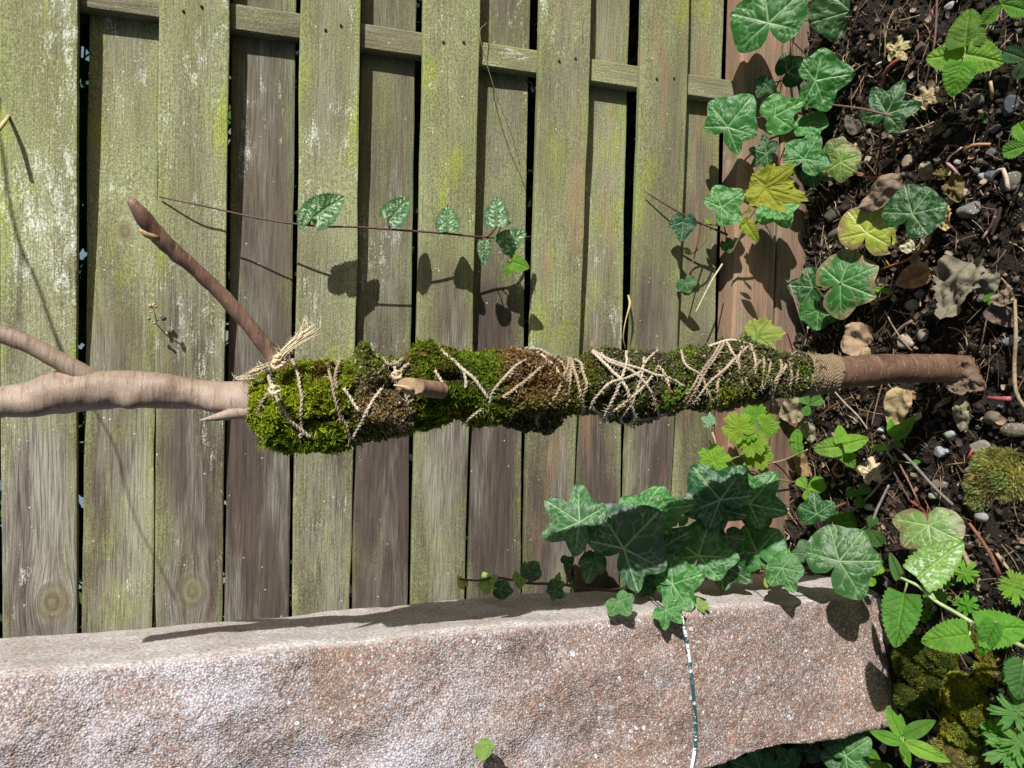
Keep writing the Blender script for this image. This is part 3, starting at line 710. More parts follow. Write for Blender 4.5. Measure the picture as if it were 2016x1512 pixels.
# ------------------------------------------------------------------ moss-wrapped branch
YS = -.299
br = thing('mossy_branch', 'upright forked branch wrapped in green moss and jute twine', 'branch', (0, YS, 0))
def trunk_mesh(name, px, y, rpx, mat, n=18, step=.006, lumps=.05, extra=None, ynudge=None, parent=br, scars=()):
    P = np.array([on_y(u, v, y+(ynudge[q] if ynudge else 0)) for q, (u, v) in enumerate(px)])
    R = np.array([r*pxsize(p) for r, p in zip(rpx, P)])
    if extra is not None:
        P = np.concatenate([P, extra[0]]); R = np.concatenate([R, extra[1]])
    S = smooth_path(P, step); tt = np.linspace(0, 1, len(S))
    dl = np.concatenate([[0], np.cumsum(np.linalg.norm(np.diff(P, axis=0), axis=1))]); sl_ = np.concatenate([[0], np.cumsum(np.linalg.norm(np.diff(S, axis=0), axis=1))])
    R = np.interp(sl_/sl_[-1], dl/dl[-1], R)
    V, F = tube_data(S, R, n)
    c = np.repeat(S, n, 0); k = len(c); d = V[:k]-c
    V[:k] = c+d*(1+lumps*fbm(V[:k]*55, 90, 3)+lumps*.5*fbm(V[:k]*170, 95, 2)+lumps*.5*np.repeat(fbm(np.stack([S[:, 2]*70, S[:, 0]*0, S[:, 0]*0], 1), 91, 2), n))[:, None]
    for (u, v, sz, am) in scars:
        Q = on_y(u, v, y-.012); g_ = np.exp(-(np.linalg.norm(V[:k]-Q, axis=1)/sz)**2); V[:k] += nrmv(V[:k]-c)*(am*g_)[:, None]
    return link(name, mesh(name, V, quads_to_list(F), mat), parent)
def nrmv(A): return A/np.maximum(np.linalg.norm(A, axis=1, keepdims=True), 1e-9)
top_px = [(-195, 838), (-88, 812), (-40, 803), (0, 792), (60, 786), (118, 773), (160, 768), (200, 768), (250, 766), (300, 768), (350, 773), (400, 778), (440, 782), (490, 786), (560, 790), (700, 785), (900, 775), (1100, 765), (1300, 752), (1500, 742), (1640, 735)]
top_r = [27, 30, 31, 31, 33, 39, 42, 38, 36, 35, 32, 30, 31, 37, 36, 35, 34, 32, 31, 31, 31]
trunk_mesh('trunk', top_px, YS, top_r, M_bark, n=40, step=.0025, lumps=.06, scars=[(470, 805, .012, .004), (255, 796, .007, .0045), (60, 812, .009, .003), (140, 735, .008, -.003), (205, 742, .006, .002), (330, 745, .008, .002), (415, 805, .008, .004), (440, 750, .006, -.0035), (30, 765, .007, -.002), (110, 770, .012, .002)])
low_px = [(1630, 735), (1680, 731), (1760, 726), (1830, 725), (1890, 727), (1960, 732)]
trunk_mesh('trunk_foot', low_px, YS, [31, 31, 29, 28, 27, 28], M_bark_low, n=32, step=.003, lumps=.045)
trunk_mesh('side_branch', [(205, 760), (165, 738), (120, 712), (60, 680), (0, 656), (-55, 630), (-110, 604), (-150, 588)], YS, [22, 20, 17, 17, 18, 17, 16, 14], M_bark, 24, step=.003, lumps=.07, ynudge=[0, -.002, -.004, -.006, -.008, -.01, -.012, -.012])
trunk_mesh('thin_side_branch', [(556, 735), (535, 698), (508, 664), (482, 631), (456, 602), (432, 575), (392, 538), (355, 506), (322, 474), (296, 446), (274, 418), (257, 394)], YS,
           [15, 15, 14.5, 14, 14.5, 13.5, 14, 15, 17, 16, 15, 9], M_bark_twig, 16, lumps=.13, step=.003, ynudge=[0, 0, -.004, -.008, -.012, -.016, -.022, -.028, -.034, -.04, -.046, -.05])
# broken spur and pale torn bark near the tip of the thin branch, and the torn strip below the moss top
tube('broken_spur', pts([(312, 470, YS-.05), (288, 462, YS-.056), (274, 452, YS-.058)], ('y', 0)), [.0022, .0026, .0012], M_cut, br, 8, .004, (.42, .29, .15))
tube('bark_splinter', pts([(505, 806, YS-.010), (465, 813, YS-.013), (428, 821, YS-.017), (393, 828, YS-.021)], ('y', 0)), [.0075, .0058, .0034, .0007], M_bark, br, 10, .004, (.30, .215, .155))
def stub():
    A, B = on_y(868, 769, YS-.038), on_y(808, 760, YS-.064)
    S = smooth_path([A, (A+B)/2, B], .003); r = 17*pxsize(B)
    V, F = tube_data(S, np.linspace(r*1.08, r, len(S)), 16, False)
    k = V.reshape(len(S), 16, 3); ax = nrm(B-A); cdir = nrm(toward(B)+ax*.6)
    # slanting cut: slide the last rings along the axis
    for j in range(16):
        off = np.dot(k[-1, j]-B, nrm(toward(B)-ax*np.dot(toward(B), ax))); k[-1, j] -= ax*off*1.3; k[-2, j] -= ax*max(0, off)*1.0
    Vs = k.reshape(-1, 3)
    o = link('stub', mesh('stub', Vs, F, M_bark_twig), br)
    ring = k[-1]; c = ring.mean(0); V2 = [c+ax*.001]; F2 = []
    for f_ in (.5, .97):
        for j in range(16): V2.append(c+(ring[j]-c)*f_+ax*(.0008*(random.random())))
    F2 = [(0, 1+j, 1+(j+1) % 16) for j in range(16)]+[(1+j, 17+j, 17+(j+1) % 16, 1+(j+1) % 16) for j in range(16)]
    link('cut_face', mesh('cut_face', V2, F2, M_cut), o, color=(.40, .28, .165))
    tube('splinter', pts([(812, 768, YS-.064), (794, 762, YS-.067), (775, 758, YS-.070)], ('y', 0)), [.0024, .0016, .0005], M_cut, o, 6, .003, (.50, .36, .22))
stub()

# outline of the moss in the photo: along the branch (u), upper and lower edge
MU = [478, 490, 520, 560, 600, 650, 690, 712, 740, 780, 820, 850, 900, 940, 1000, 1050, 1090, 1130, 1160, 1200, 1250, 1290, 1340, 1400, 1430, 1470, 1520, 1580, 1645]
MT = [768, 752, 726, 714, 707, 710, 700, 678, 694, 700, 674, 684, 692, 692, 675, 690, 700, 706, 690, 686, 690, 690, 686, 676, 667, 674, 686, 698, 703]
MBt = [800, 830, 872, 884, 888, 888, 880, 868, 868, 858, 848, 848, 836, 845, 838, 843, 838, 814, 812, 826, 832, 826, 806, 812, 812, 798, 790, 778, 768]
def moss_prof(u):
    t, b = np.interp(u, MU, MT), np.interp(u, MU, MBt); return (t+b)/2, (b-t)/2
def moss_pt(u, th):
    """point on the moss surface: th = 0 faces the viewer, +90 deg = photo lower edge"""
    vc, h = moss_prof(u); C = on_y(u, vc, YS); r = h*pxsize(C)*.97
    return C, r
DENTS = [(640, 824, 46, 6, .011), (600, 836, 30, 5, .008), (762, 752, 26, 12, .010), (882, 736, 32, 13, .012), (985, 735, 8, 60, .006), (690, 760, 10, 45, .006), (1112, 765, 14, 60, .004), (895, 830, 16, 12, .007), (530, 700, 14, 12, -.004), (712, 690, 12, 16, -.010), (828, 684, 24, 16, -.007), (740, 812, 34, 16, -.006), (1040, 785, 34, 20, -.006), (1068, 838, 16, 10, -.009)]
def moss_surface(us, ths, seed=0, amp=1.0):
    us, ths = np.asarray(us, float), np.asarray(ths, float)
    vc, h = moss_prof(us)
    C = np.array([on_y(a, b, YS) for a, b in zip(us, vc)]); px = ((C-CAM)@FW)/FPX; r = h*px*.93
    Tv = EV-FW*0; Tv = nrm([EV[0], 0, EV[2]]); Dv = np.array([0, -1., 0])
    d = np.sin(ths)[:, None]*Tv+np.cos(ths)[:, None]*Dv
    b = fbm(np.concatenate([C*26, ths[:, None]*1.7], 1)[:, [0, 2, 3]]+3.3, 200, 3)
    b2 = fbm((C+d*r[:, None])*75, 205, 3)
    vv = vc+h*np.sin(ths); dent = 0; front = np.cos(ths) > 0
    for du, dv, su, sv_, am in DENTS: dent = dent+am*np.exp(-((us-du)/su)**2-((vv-dv)/sv_)**2)*front
    rr = r*(1+amp*(.11*b+.13*b2+.05*fbm((C+d*r[:, None])*190, 209, 2)))-amp*dent
    return C+d*rr[:, None], d, C
def zone_col(u, th, rnd):
    """what grows where on the branch, plus shade painted into the crack and recesses"""
    v = moss_prof(u)[0]+moss_prof(u)[1]*np.sin(th)
    P = np.stack([u*.018, v*.022, np.cos(th)], 1); n1 = fbm(P, 300, 4); n2 = fbm(P*2.7+9, 305, 3)
    bright = np.array([.23, .26, .022]); green = np.array([.098, .142, .015]); olive = np.array([.115, .11, .018]); rust = np.array([.20, .115, .05])
    tan = np.array([.22, .155, .085]); dark = np.array([.035, .030, .022]); grey = np.array([.105, .10, .062])
    def bl(u0, u1, v0, v1, s=14): return 1/(1+np.exp(-(u-u0)/s))/(1+np.exp((u-u1)/s))/(1+np.exp(-(v-v0)/s))/(1+np.exp((v-v1)/s))
    c = np.repeat(green[None], len(u), 0)
    def mixc(cc, m):
        nonlocal c; m = np.clip(m, 0, 1)[:, None]; c = c*(1-m)+cc*m
    mixc(bright, bl(400, 690, 600, 850)*(.75+n1*.6)); mixc(rust, bl(520, 660, 690, 728, 8)*(.5+n2*.8))
    mixc(green*1.05, bl(480, 800, 835, 960)*.8); mixc(olive, bl(680, 800, 850, 960)*.7)
    mixc(tan, bl(690, 800, 745, 835, 8)*(1.2+n2*.9)); mixc(dark*1.6, bl(696, 780, 600, 745, 9)*(.5+n2*1.2))
    mixc(olive, bl(785, 880, 600, 728, 9)*(.7+n2)); mixc(rust, bl(790, 880, 650, 700, 9)*(.35+n2))
    mixc(dark, bl(845, 915, 722, 752, 6)*1.1); mixc(dark, bl(600, 690, 818, 830, 3)*1.2); mixc(dark, bl(745, 785, 742, 760, 5)); mixc(rust*.8, bl(880, 912, 805, 860, 7)*.9)  # the dark mixes paint shade into crack and recesses; the rust is moss colour
    mixc(rust, bl(975, 1100, 600, 790, 9)*(1.0+n1*.4)); mixc(olive*.9, bl(1000, 1085, 770, 812, 9)*.9); mixc(dark*2, bl(975, 1110, 815, 900, 8)*.9)
    mixc(olive*.85, bl(1100, 1180, 600, 860, 9)*(.75+n2*.5))
    mixc(grey, bl(1165, 1660, 600, 900, 9)*(.78+n1*.55)); mixc(dark*1.8, bl(1170, 1560, 600, 900)*np.clip(n2*1.6-.15, 0, 1))
    mixc(green*1.0, bl(1180, 1600, 600, 900)*np.clip(n1*1.7-.22, 0, 1)); mixc(np.array([.13, .045, .03]), bl(1262, 1345, 765, 822, 10)*(.5+n2*.6))
    mixc(dark*2.2, bl(1265, 1310, 685, 722, 6)); mixc(tan*.9, bl(1425, 1445, 690, 725, 6)*.7); mixc(bright*.9, bl(1385, 1425, 755, 830, 8)*.8)
    c = c*(.78+.30*rnd[:, None])*(1+.22*n2[:, None])
    return np.clip(c, .008, .6)
cuts = [478, 592, 688, 795, 905, 985, 1100, 1180, 1300, 1395, 1500, 1610]
lab = {0: 'bright yellow green moss pad at the top of the wrap', 2: 'dry tan and dark crumbling moss pad', 5: 'rusty brown moss pad'}
def moss_pad(q, u0, u1, dens):
    rs = np.random.default_rng(500+q)
    nu, na = max(8, int((u1-u0)/5)), 72
    uu = np.linspace(u0-4, u1+4, nu); aa = np.linspace(-math.pi, math.pi, na, endpoint=False)
    U, A = np.meshgrid(uu, aa, indexing='ij'); U, A = U.ravel(), A.ravel()
    S, d, C = moss_surface(U, A)
    S = S-d*.0025
    ee = np.minimum((U-uu[0]), (uu[-1]-U)); S = S-d*(.004*np.exp(-ee/5.))[:, None]
    i = np.arange(nu-1)[:, None]*na; j = np.arange(na)[None]; k = (j+1) % na
    F = np.stack([i+j, i+na+j, i+na+k, i+k], -1).reshape(-1, 4)
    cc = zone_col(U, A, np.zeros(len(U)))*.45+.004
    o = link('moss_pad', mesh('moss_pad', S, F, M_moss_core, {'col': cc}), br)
    if q in lab: o['label'] = lab[q]
    # tufts: little stars of pointed leaves
    m = int((u1-u0)*dens); Ut = rs.uniform(u0, u1, m); At = rs.uniform(-1, 1, m); At = np.sign(At)*np.abs(At)**1.15*math.pi*.82
    S, d, C = moss_surface(Ut, At); K = 6
    col = zone_col(Ut, At, rs.standard_normal(m))
    grn = np.clip((col[:, 1]-col[:, 0])*16, 0, 1)
    ln = (.0013+.0017*grn)*rs.uniform(.6, 1.5, m); wd = .00060*rs.uniform(.7, 1.3, m)*(1+.5*(1-grn))
    hair = rs.random(m) < .045; ln[hair] *= 2.9; wd[hair] *= .55
    S = S-d*.0016+d*(rs.random(m)**2*.0022)[:, None]
    dd = np.repeat(d, K, 0)+rs.standard_normal((m*K, 3))*1.0; dd /= np.linalg.norm(dd, axis=1, keepdims=True)
    b = np.repeat(S, K, 0); L = np.repeat(ln, K)[:, None]*rs.uniform(.6, 1.1, (m*K, 1)); W = np.repeat(wd, K)[:, None]
    sx = np.cross(dd, rs.standard_normal((m*K, 3))); sx /= np.linalg.norm(sx, axis=1, keepdims=True)
    V = np.stack([b-sx*W*.6, b+sx*W*.6, b+dd*L*.55+sx*W, b+dd*L, b+dd*L*.55-sx*W], 1).reshape(-1, 3)
    n5 = np.arange(m*K)*5; F = np.stack([n5, n5+1, n5+2, n5+4], -1); F2 = np.stack([n5+4, n5+2, n5+3, n5+3], -1)
    V = V.reshape(-1, 5, 3)[:, [0, 1, 2, 3, 4]]
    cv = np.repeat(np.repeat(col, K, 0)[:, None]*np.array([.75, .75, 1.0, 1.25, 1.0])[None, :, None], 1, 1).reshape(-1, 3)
    Ft = np.concatenate([np.stack([n5, n5+1, n5+2], -1), np.stack([n5, n5+2, n5+4], -1), np.stack([n5+4, n5+2, n5+3], -1)])
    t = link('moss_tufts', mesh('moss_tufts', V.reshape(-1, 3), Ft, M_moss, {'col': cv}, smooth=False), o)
    t['kind'] = 'stuff'
for q in range(len(cuts)-1):
    moss_pad(q, cuts[q], cuts[q+1], 46 if q < 6 else 36)
# soil grains and lumps caught in the moss
def blob(rs, n_sub=0):
    t = (1+5**.5)/2
    v = np.array([(-1, t, 0), (1, t, 0), (-1, -t, 0), (1, -t, 0), (0, -1, t), (0, 1, t), (0, -1, -t), (0, 1, -t), (t, 0, -1), (t, 0, 1), (-t, 0, -1), (-t, 0, 1)], float)
    v /= np.linalg.norm(v[0]); f = np.array([(0, 11, 5), (0, 5, 1), (0, 1, 7), (0, 7, 10), (0, 10, 11), (1, 5, 9), (5, 11, 4), (11, 10, 2), (10, 7, 6), (7, 1, 8), (3, 9, 4), (3, 4, 2), (3, 2, 6), (3, 6, 8), (3, 8, 9), (4, 9, 5), (2, 4, 11), (6, 2, 10), (8, 6, 7), (9, 8, 1)])
    for _ in range(n_sub):
        vl = v.tolist(); cache = {}; nf = []
        def mid(a, b):
            k = (min(a, b), max(a, b))
            if k not in cache: p = (np.array(vl[a])+np.array(vl[b])); vl.append((p/np.linalg.norm(p)).tolist()); cache[k] = len(vl)-1
            return cache[k]
        for a, b, c in f.tolist():
            ab, bc, ca = mid(a, b), mid(b, c), mid(c, a); nf += [(a, ab, ca), (b, bc, ab), (c, ca, bc), (ab, bc, ca)]
        v, f = np.array(vl), np.array(nf)
    return v, f
B0 = blob(None, 0); B1 = blob(None, 1); B2 = blob(None, 2)
def scatter_blobs(P, R, col, rs, base=B0, flat=.75, rough=.25):
    v, f = base; n, k = len(P), len(v)
    q = rs.standard_normal((n, 4)); q /= np.linalg.norm(q, axis=1, keepdims=True); a, b, c, d = q.T
    Rm = np.stack([1-2*(c*c+d*d), 2*(b*c-a*d), 2*(b*d+a*c), 2*(b*c+a*d), 1-2*(b*b+d*d), 2*(c*d-a*b), 2*(b*d-a*c), 2*(c*d+a*b), 1-2*(b*b+c*c)], 1).reshape(n, 3, 3)
    sc = rs.uniform(.6, 1.25, (n, 1, 3))*np.array([1, 1, flat]); vv = v[None]*sc*(1+rough*rs.uniform(-1, 1, (n, k, 1)))
    V = np.einsum('nij,nkj->nki', Rm, vv)*R[:, None, None]+P[:, None]
    F = (np.arange(n)[:, None, None]*k+f[None]).reshape(-1, 3)
    return V.reshape(-1, 3), F, np.repeat(col, k, 0)
rs = np.random.default_rng(77)
m = 3400
U = np.concatenate([rs.uniform(690, 800, 1100), rs.uniform(1150, 1600, 1600), rs.uniform(980, 1100, 700)]); A = rs.uniform(-1.4, 1.4, m)
S, d, C = moss_surface(U, A)
cc = np.array([[.10, .075, .05], [.20, .155, .10], [.05, .04, .032], [.30, .27, .22]])[rs.choice(4, m, p=[.4, .25, .3, .05])]
V, F, cv = scatter_blobs(S+d*.0006, .0004+.0014*rs.random(m)**2.2, cc, rs, B0, .8, .45)
o = link('soil_grains', mesh('soil_grains', V, F, M_grit, {'col': cv}, smooth=False), br); o['kind'] = 'stuff'
# small bright seedlings on the lower wrap
mm_ = 70; U = rs.normal(1305, 22, mm_); A = np.clip(rs.normal(.42, .22, mm_), -.4, 1.3); S, d, C = moss_surface(U, A)
V, F = [], []
for q in range(mm_):
    a = rs.standard_normal(3); t1 = nrm(np.cross(d[q], a)); t2 = np.cross(d[q], t1); b = S[q]+d[q]*.004
    k = len(V); L = rs.uniform(.0016, .0028)
    V += [b-t1*L, b+t2*L*.55, b+t1*L, b-t2*L*.55]; F.append((k, k+1, k+2, k+3))
link('seedlings', mesh('seedlings', np.array(V), F, M_soft, {'vein': np.zeros(len(V)), 'edge': np.zeros(len(V))}), br, color=(.16, .34, .03))['kind'] = 'stuff'

# ------------------------------------------------------------------ jute twine round the moss
def surf_front(u, v, lift=.0030):
    vc, h = moss_prof(u); s_ = (v-vc)/h; s_ = max(-.985, min(.985, s_))
    th = math.asin(s_); S, d, C = moss_surface([u], [th], amp=.5)
    y = S[0][1]-lift
    return on_y(u, v, y)+d[0]*0
TW_COL = [(.36, .285, .195), (.42, .345, .25), (.30, .235, .16), (.40, .345, .27), (.46, .39, .30)]
fib_V, fib_F = [], []
def fibres(P, n, ln=.006, spread=1.0, r=.00011):
    for _ in range(n):
        q = P[random.randrange(len(P))]; a = nrm([random.gauss(0, 1) for _ in range(3)]); b = nrm(a*.7+np.array([random.gauss(0, 1) for _ in range(3)])*.7)
        L = ln*random.uniform(.4, 1.5); side = nrm(np.cross(a, toward(q)))*r
        p0, p1, p2 = q, q+a*L*.5*spread, q+(a*.5+b*.5)*L*spread
        k = len(fib_V); fib_V.extend([p0-side, p0+side, p1+side, p1-side, p2]); fib_F.extend([(k, k+1, k+2, k+3), (k+3, k+2, k+4)])
def cord(P, r=.00082, plies=2, pitch=.0075, fuzz=800):
    S = smooth_path(P, .0016); S = S+.0007*np.stack([fbm(S*90, 400, 2), fbm(S*90, 410, 2), fbm(S*90, 420, 2)], 1); T, A, B = frames(S); L = np.concatenate([[0], np.cumsum(np.linalg.norm(np.diff(S, axis=0), axis=1))])
    Vs, Fs, off = [], [], 0
    for k in range(plies):
        ph = 2*math.pi*(L/pitch+k/plies); Q = S+(A*np.cos(ph)[:, None]+B*np.sin(ph)[:, None])*r*.85
        V, F = tube_data(Q, r, 6); Vs.append(V); Fs += [tuple(x+off for x in f) for f in quads_to_list(F)]; off += len(V)
    fibres(S, int(L[-1]*fuzz)); return np.concatenate(Vs), Fs
def back_arc(a, b):
    """the twine's way round the far side, from the end of one pass to the start of the next"""
    (u0, v0), (u1, v1) = a, b; out = []
    def ang(u, v):
        vc, h = moss_prof(u); return math.asin(max(-.98, min(.98, (v-vc)/h)))
    t0, t1 = ang(u0, v0), ang(u1, v1)
    if t0 > 0: t1 += 2*math.pi if t1 < t0 else 0
    else: t1 -= 2*math.pi if t1 > t0 else 0
    for k in range(1, 8):
        f_ = k/8; u = u0+(u1-u0)*f_; th = t0+(t1-t0)*f_; S, d, C = moss_surface([u], [th], amp=.5); out.append(S[0]+d[0]*.0015)
    return out
passes = [
 [[(526, 716), (533, 752), (545, 785), (563, 815), (585, 840), (610, 862)], [(575, 707), (585, 730), (590, 755), (594, 780), (592, 810), (594, 835), (590, 862)]],
 [[(538, 768), (525, 778), (515, 795), (504, 818)]],
 [[(645, 715), (652, 745), (657, 770), (665, 800), (675, 825), (688, 856)], [(672, 708), (663, 725), (660, 745), (663, 765)]],
 [[(752, 765), (737, 785), (722, 810), (710, 835), (692, 864)], [(678, 765), (690, 785), (707, 810)]],
 [[(752, 703), (765, 717), (782, 715), (792, 706)], [(776, 722), (782, 740), (790, 730), (806, 716)]],
 [[(794, 765), (800, 785), (805, 800), (812, 830)]],
 [[(860, 686), (875, 696), (895, 712), (910, 727), (925, 738), (940, 755), (950, 768), (960, 784)]],
 [[(857, 730), (865, 745), (873, 762), (877, 778)], [(914, 735), (917, 750), (916, 765)]],
 [[(1062, 694), (1040, 706), (1015, 722), (995, 742), (975, 765), (965, 785), (963, 805), (967, 835)], [(962, 797), (945, 808), (930, 820), (918, 832)]],
 [[(1075, 713), (1055, 732), (1035, 750), (1010, 768), (990, 783)]],
 [[(1044, 686), (1065, 690), (1085, 702), (1105, 715), (1113, 728)], [(1065, 698), (1085, 715), (1098, 730), (1103, 745)]],
 [[(1120, 706), (1118, 725), (1108, 745), (1098, 770), (1085, 790), (1070, 808), (1055, 828)], [(1120, 706), (1125, 730), (1121, 760), (1115, 790), (1104, 810)], [(1122, 712), (1118, 745), (1108, 775), (1101, 804)]],
 [[(1124, 706), (1130, 725), (1137, 750), (1142, 775), (1146, 800)], [(1131, 706), (1143, 715), (1150, 735), (1154, 755), (1150, 780), (1147, 806)]],
 [[(1166, 692), (1185, 710), (1205, 730), (1222, 748), (1235, 770), (1242, 795), (1250, 820)], [(1166, 690), (1195, 705), (1225, 717), (1260, 726), (1290, 737), (1320, 745), (1347, 760)]],
 [[(1232, 692), (1232, 720), (1222, 745), (1212, 775), (1200, 800), (1193, 818)], [(1268, 703), (1264, 735), (1255, 765), (1243, 795), (1224, 822)]],
 [[(1297, 720), (1280, 745), (1260, 768), (1240, 785), (1215, 805), (1192, 818)], [(1297, 720), (1310, 738), (1315, 755), (1313, 785)]],
 [[(1420, 672), (1405, 700), (1385, 728), (1365, 760), (1345, 790), (1325, 806), (1300, 818), (1275, 825), (1248, 826)], [(1426, 674), (1408, 705), (1390, 730), (1372, 765), (1355, 790), (1338, 805)]],
 [[(1430, 670), (1440, 690), (1452, 710), (1458, 735), (1461, 757)], [(1445, 708), (1425, 728), (1415, 745), (1412, 770), (1416, 798)], [(1462, 682), (1457, 700), (1450, 715)]],
 [[(1503, 688), (1505, 715), (1502, 745), (1496, 765)], [(1520, 700), (1515, 730), (1505, 755), (1497, 770)], [(1500, 710), (1480, 730), (1465, 750)]],
 [[(1545, 695), (1556, 715), (1557, 745), (1552, 774)], [(1565, 700), (1570, 720), (1570, 745), (1562, 770)]],
 [[(1395, 682), (1412, 676), (1430, 670), (1450, 672), (1480, 680)]],
 [[(1180, 690), (1200, 712), (1240, 728), (1275, 760), (1292, 800), (1296, 824)], [(1296, 690), (1275, 708), (1262, 730), (1240, 742), (1205, 752), (1180, 775), (1165, 800)]],
 [[(1475, 680), (1440, 715), (1400, 750), (1365, 790), (1340, 806)], [(1340, 690), (1352, 720), (1380, 740), (1395, 775), (1400, 806)]],
 [[(1530, 690), (1538, 720), (1530, 750), (1520, 782)], [(1480, 682), (1488, 720), (1480, 760), (1470, 795)], [(1560, 697), (1545, 725), (1528, 745), (1515, 775)]],
]
for grp in passes:
    tcol = random.choice(TW_COL)
    for sgm in grp:
        P = [surf_front(u, v) for u, v in sgm]
        def near_edge(p):
            vc, h = moss_prof(p[0]); return abs(p[1]-vc)/h > .72
        if near_edge(sgm[0]) and near_edge(sgm[-1]): P = P+back_arc(sgm[-1], sgm[0])[:5]
        tone = random.uniform(.85, 1.15); V, F = cord(P, random.uniform(.00080, .00105)); link('twine', mesh('twine', V, F, M_twine), br, color=[q*tone for q in tcol])
# tight coil round the foot of the wrap
def coil():
    P = []; turns = 15
    for k in range(turns*14+1):
        f_ = k/(turns*14); u = 1578+f_*64; th = 2*math.pi*f_*turns+math.sin(f_*23)*.2
        S, d, C = moss_surface([u], [th], amp=.25); uu = u+8*math.cos(th)*math.sin(f_*9)
        P.append(C[0]+d[0]*(np.linalg.norm(S[0]-C[0])+.0022)+np.array([0, 0, .004*math.sin(th+1)]))
    V, F = cord(P, .00095, fuzz=90); link('twine', mesh('twine', V, F, M_twine), br, color=(.21, .155, .098))
coil()
# knots and frayed ends
def fray(px, n, spread, ln, name='frayed_end'):
    P = pts(px, ('y', YS)); S = smooth_path(P, .003); Vs, Fs, off = [], [], 0
    for k in range(n):
        o1 = np.array([random.gauss(0, 1) for _ in range(3)]); t = np.linspace(0, 1, len(S))[:, None]
        Q = S+o1*.0013+o1*spread*t**2.2; Q = Q[:int(len(Q)*random.uniform(.75, 1))]
        if len(Q) < 3: continue
        V, F = tube_data(Q, np.linspace(.00055, .00025, len(Q)), 4); Vs.append(V); Fs += [tuple(x+off for x in f) for f in quads_to_list(F)]; off += len(V)
    fibres(S, 40, .012)
    link(name, mesh(name, np.concatenate(Vs), Fs, M_twine), br, color=(.66, .55, .38))
fray([(551, 708, YS-.03), (562, 690, YS-.036), (590, 668, YS-.04), (610, 655, YS-.042), (630, 643, YS-.044)], 26, .0014, .03)
fray([(555, 700, YS-.03), (575, 678, YS-.036), (592, 660, YS-.04), (604, 634, YS-.042)], 18, .0016, .03)
fray([(524, 722, YS-.022), (510, 728, YS-.026), (497, 732, YS-.026), (485, 738, YS-.026)], 24, .0018, .02)
fray([(500, 742, YS-.02), (485, 745, YS-.022), (462, 744, YS-.024)], 18, .0018, .02)
kn = []
for (u, v, y, r) in [(551, 706, YS-.031, .0042), (545, 716, YS-.033, .0036), (782, 738, YS-.046, .0032), (541, 768, YS-.05, .0034)]:
    c = on_y(u, v, y); Q = [c+r*np.array([math.cos(a)*(.8+.2*math.cos(a*2.3)), math.sin(a*1.7)*.6, math.sin(a)]) for a in np.linspace(0, 11, 40)]
    V, F = cord(Q, .0009); link('knot', mesh('knot', V, F, M_twine), br, color=(.58, .47, .31))
link('twine_fibres', mesh('twine_fibres', np.array(fib_V), fib_F, M_twine, smooth=False), br, color=(.62, .53, .39))['kind'] = 'stuff'

exec_late = True
# ------------------------------------------------------------------ plants
DK, MD, LT = (.014, .062, .014), (.026, .115, .020), (.050, .17, .032)
BL = (.015, .062, .026)
YG, BG, LM = (.21, .27, .028), (.10, .23, .022), (.085, .20, .03)

# ivy climbing from the soil over the foot of the fence
iv = thing('ivy_plant', 'glossy ivy climbing the foot of the fence beside the dark soil', 'ivy', tuple(on_g(1640, 330)))
main = pts([(1700, 345, .004), (1660, 330, .012), (1620, 300, .03)], ('g', 0))+pts([(1590, 250, -.04), (1575, 180, -.045), (1560, 110, -.04), (1560, 30, -.04), (1580, -40, -.04)], ('y', 0))
tube('stem', main, [.0022, .002, .0015], M_stem, iv, 8, .008, (.11, .06, .035))
tw = pts([(1620, 300, -.06), (1560, 330, -.045), (1500, 380, -.04), (1440, 440, -.035), (1380, 440, -.03)], ('y', 0))
tube('stem', tw, [.0016, .0013, .001], M_stem, iv, 8, .008, (.13, .075, .04))
mp_ = smooth_path(main, .01); tp_ = smooth_path(tw, .01)
def nearest(P, path): return path[int(np.argmin(np.linalg.norm(path-P, axis=1)))]
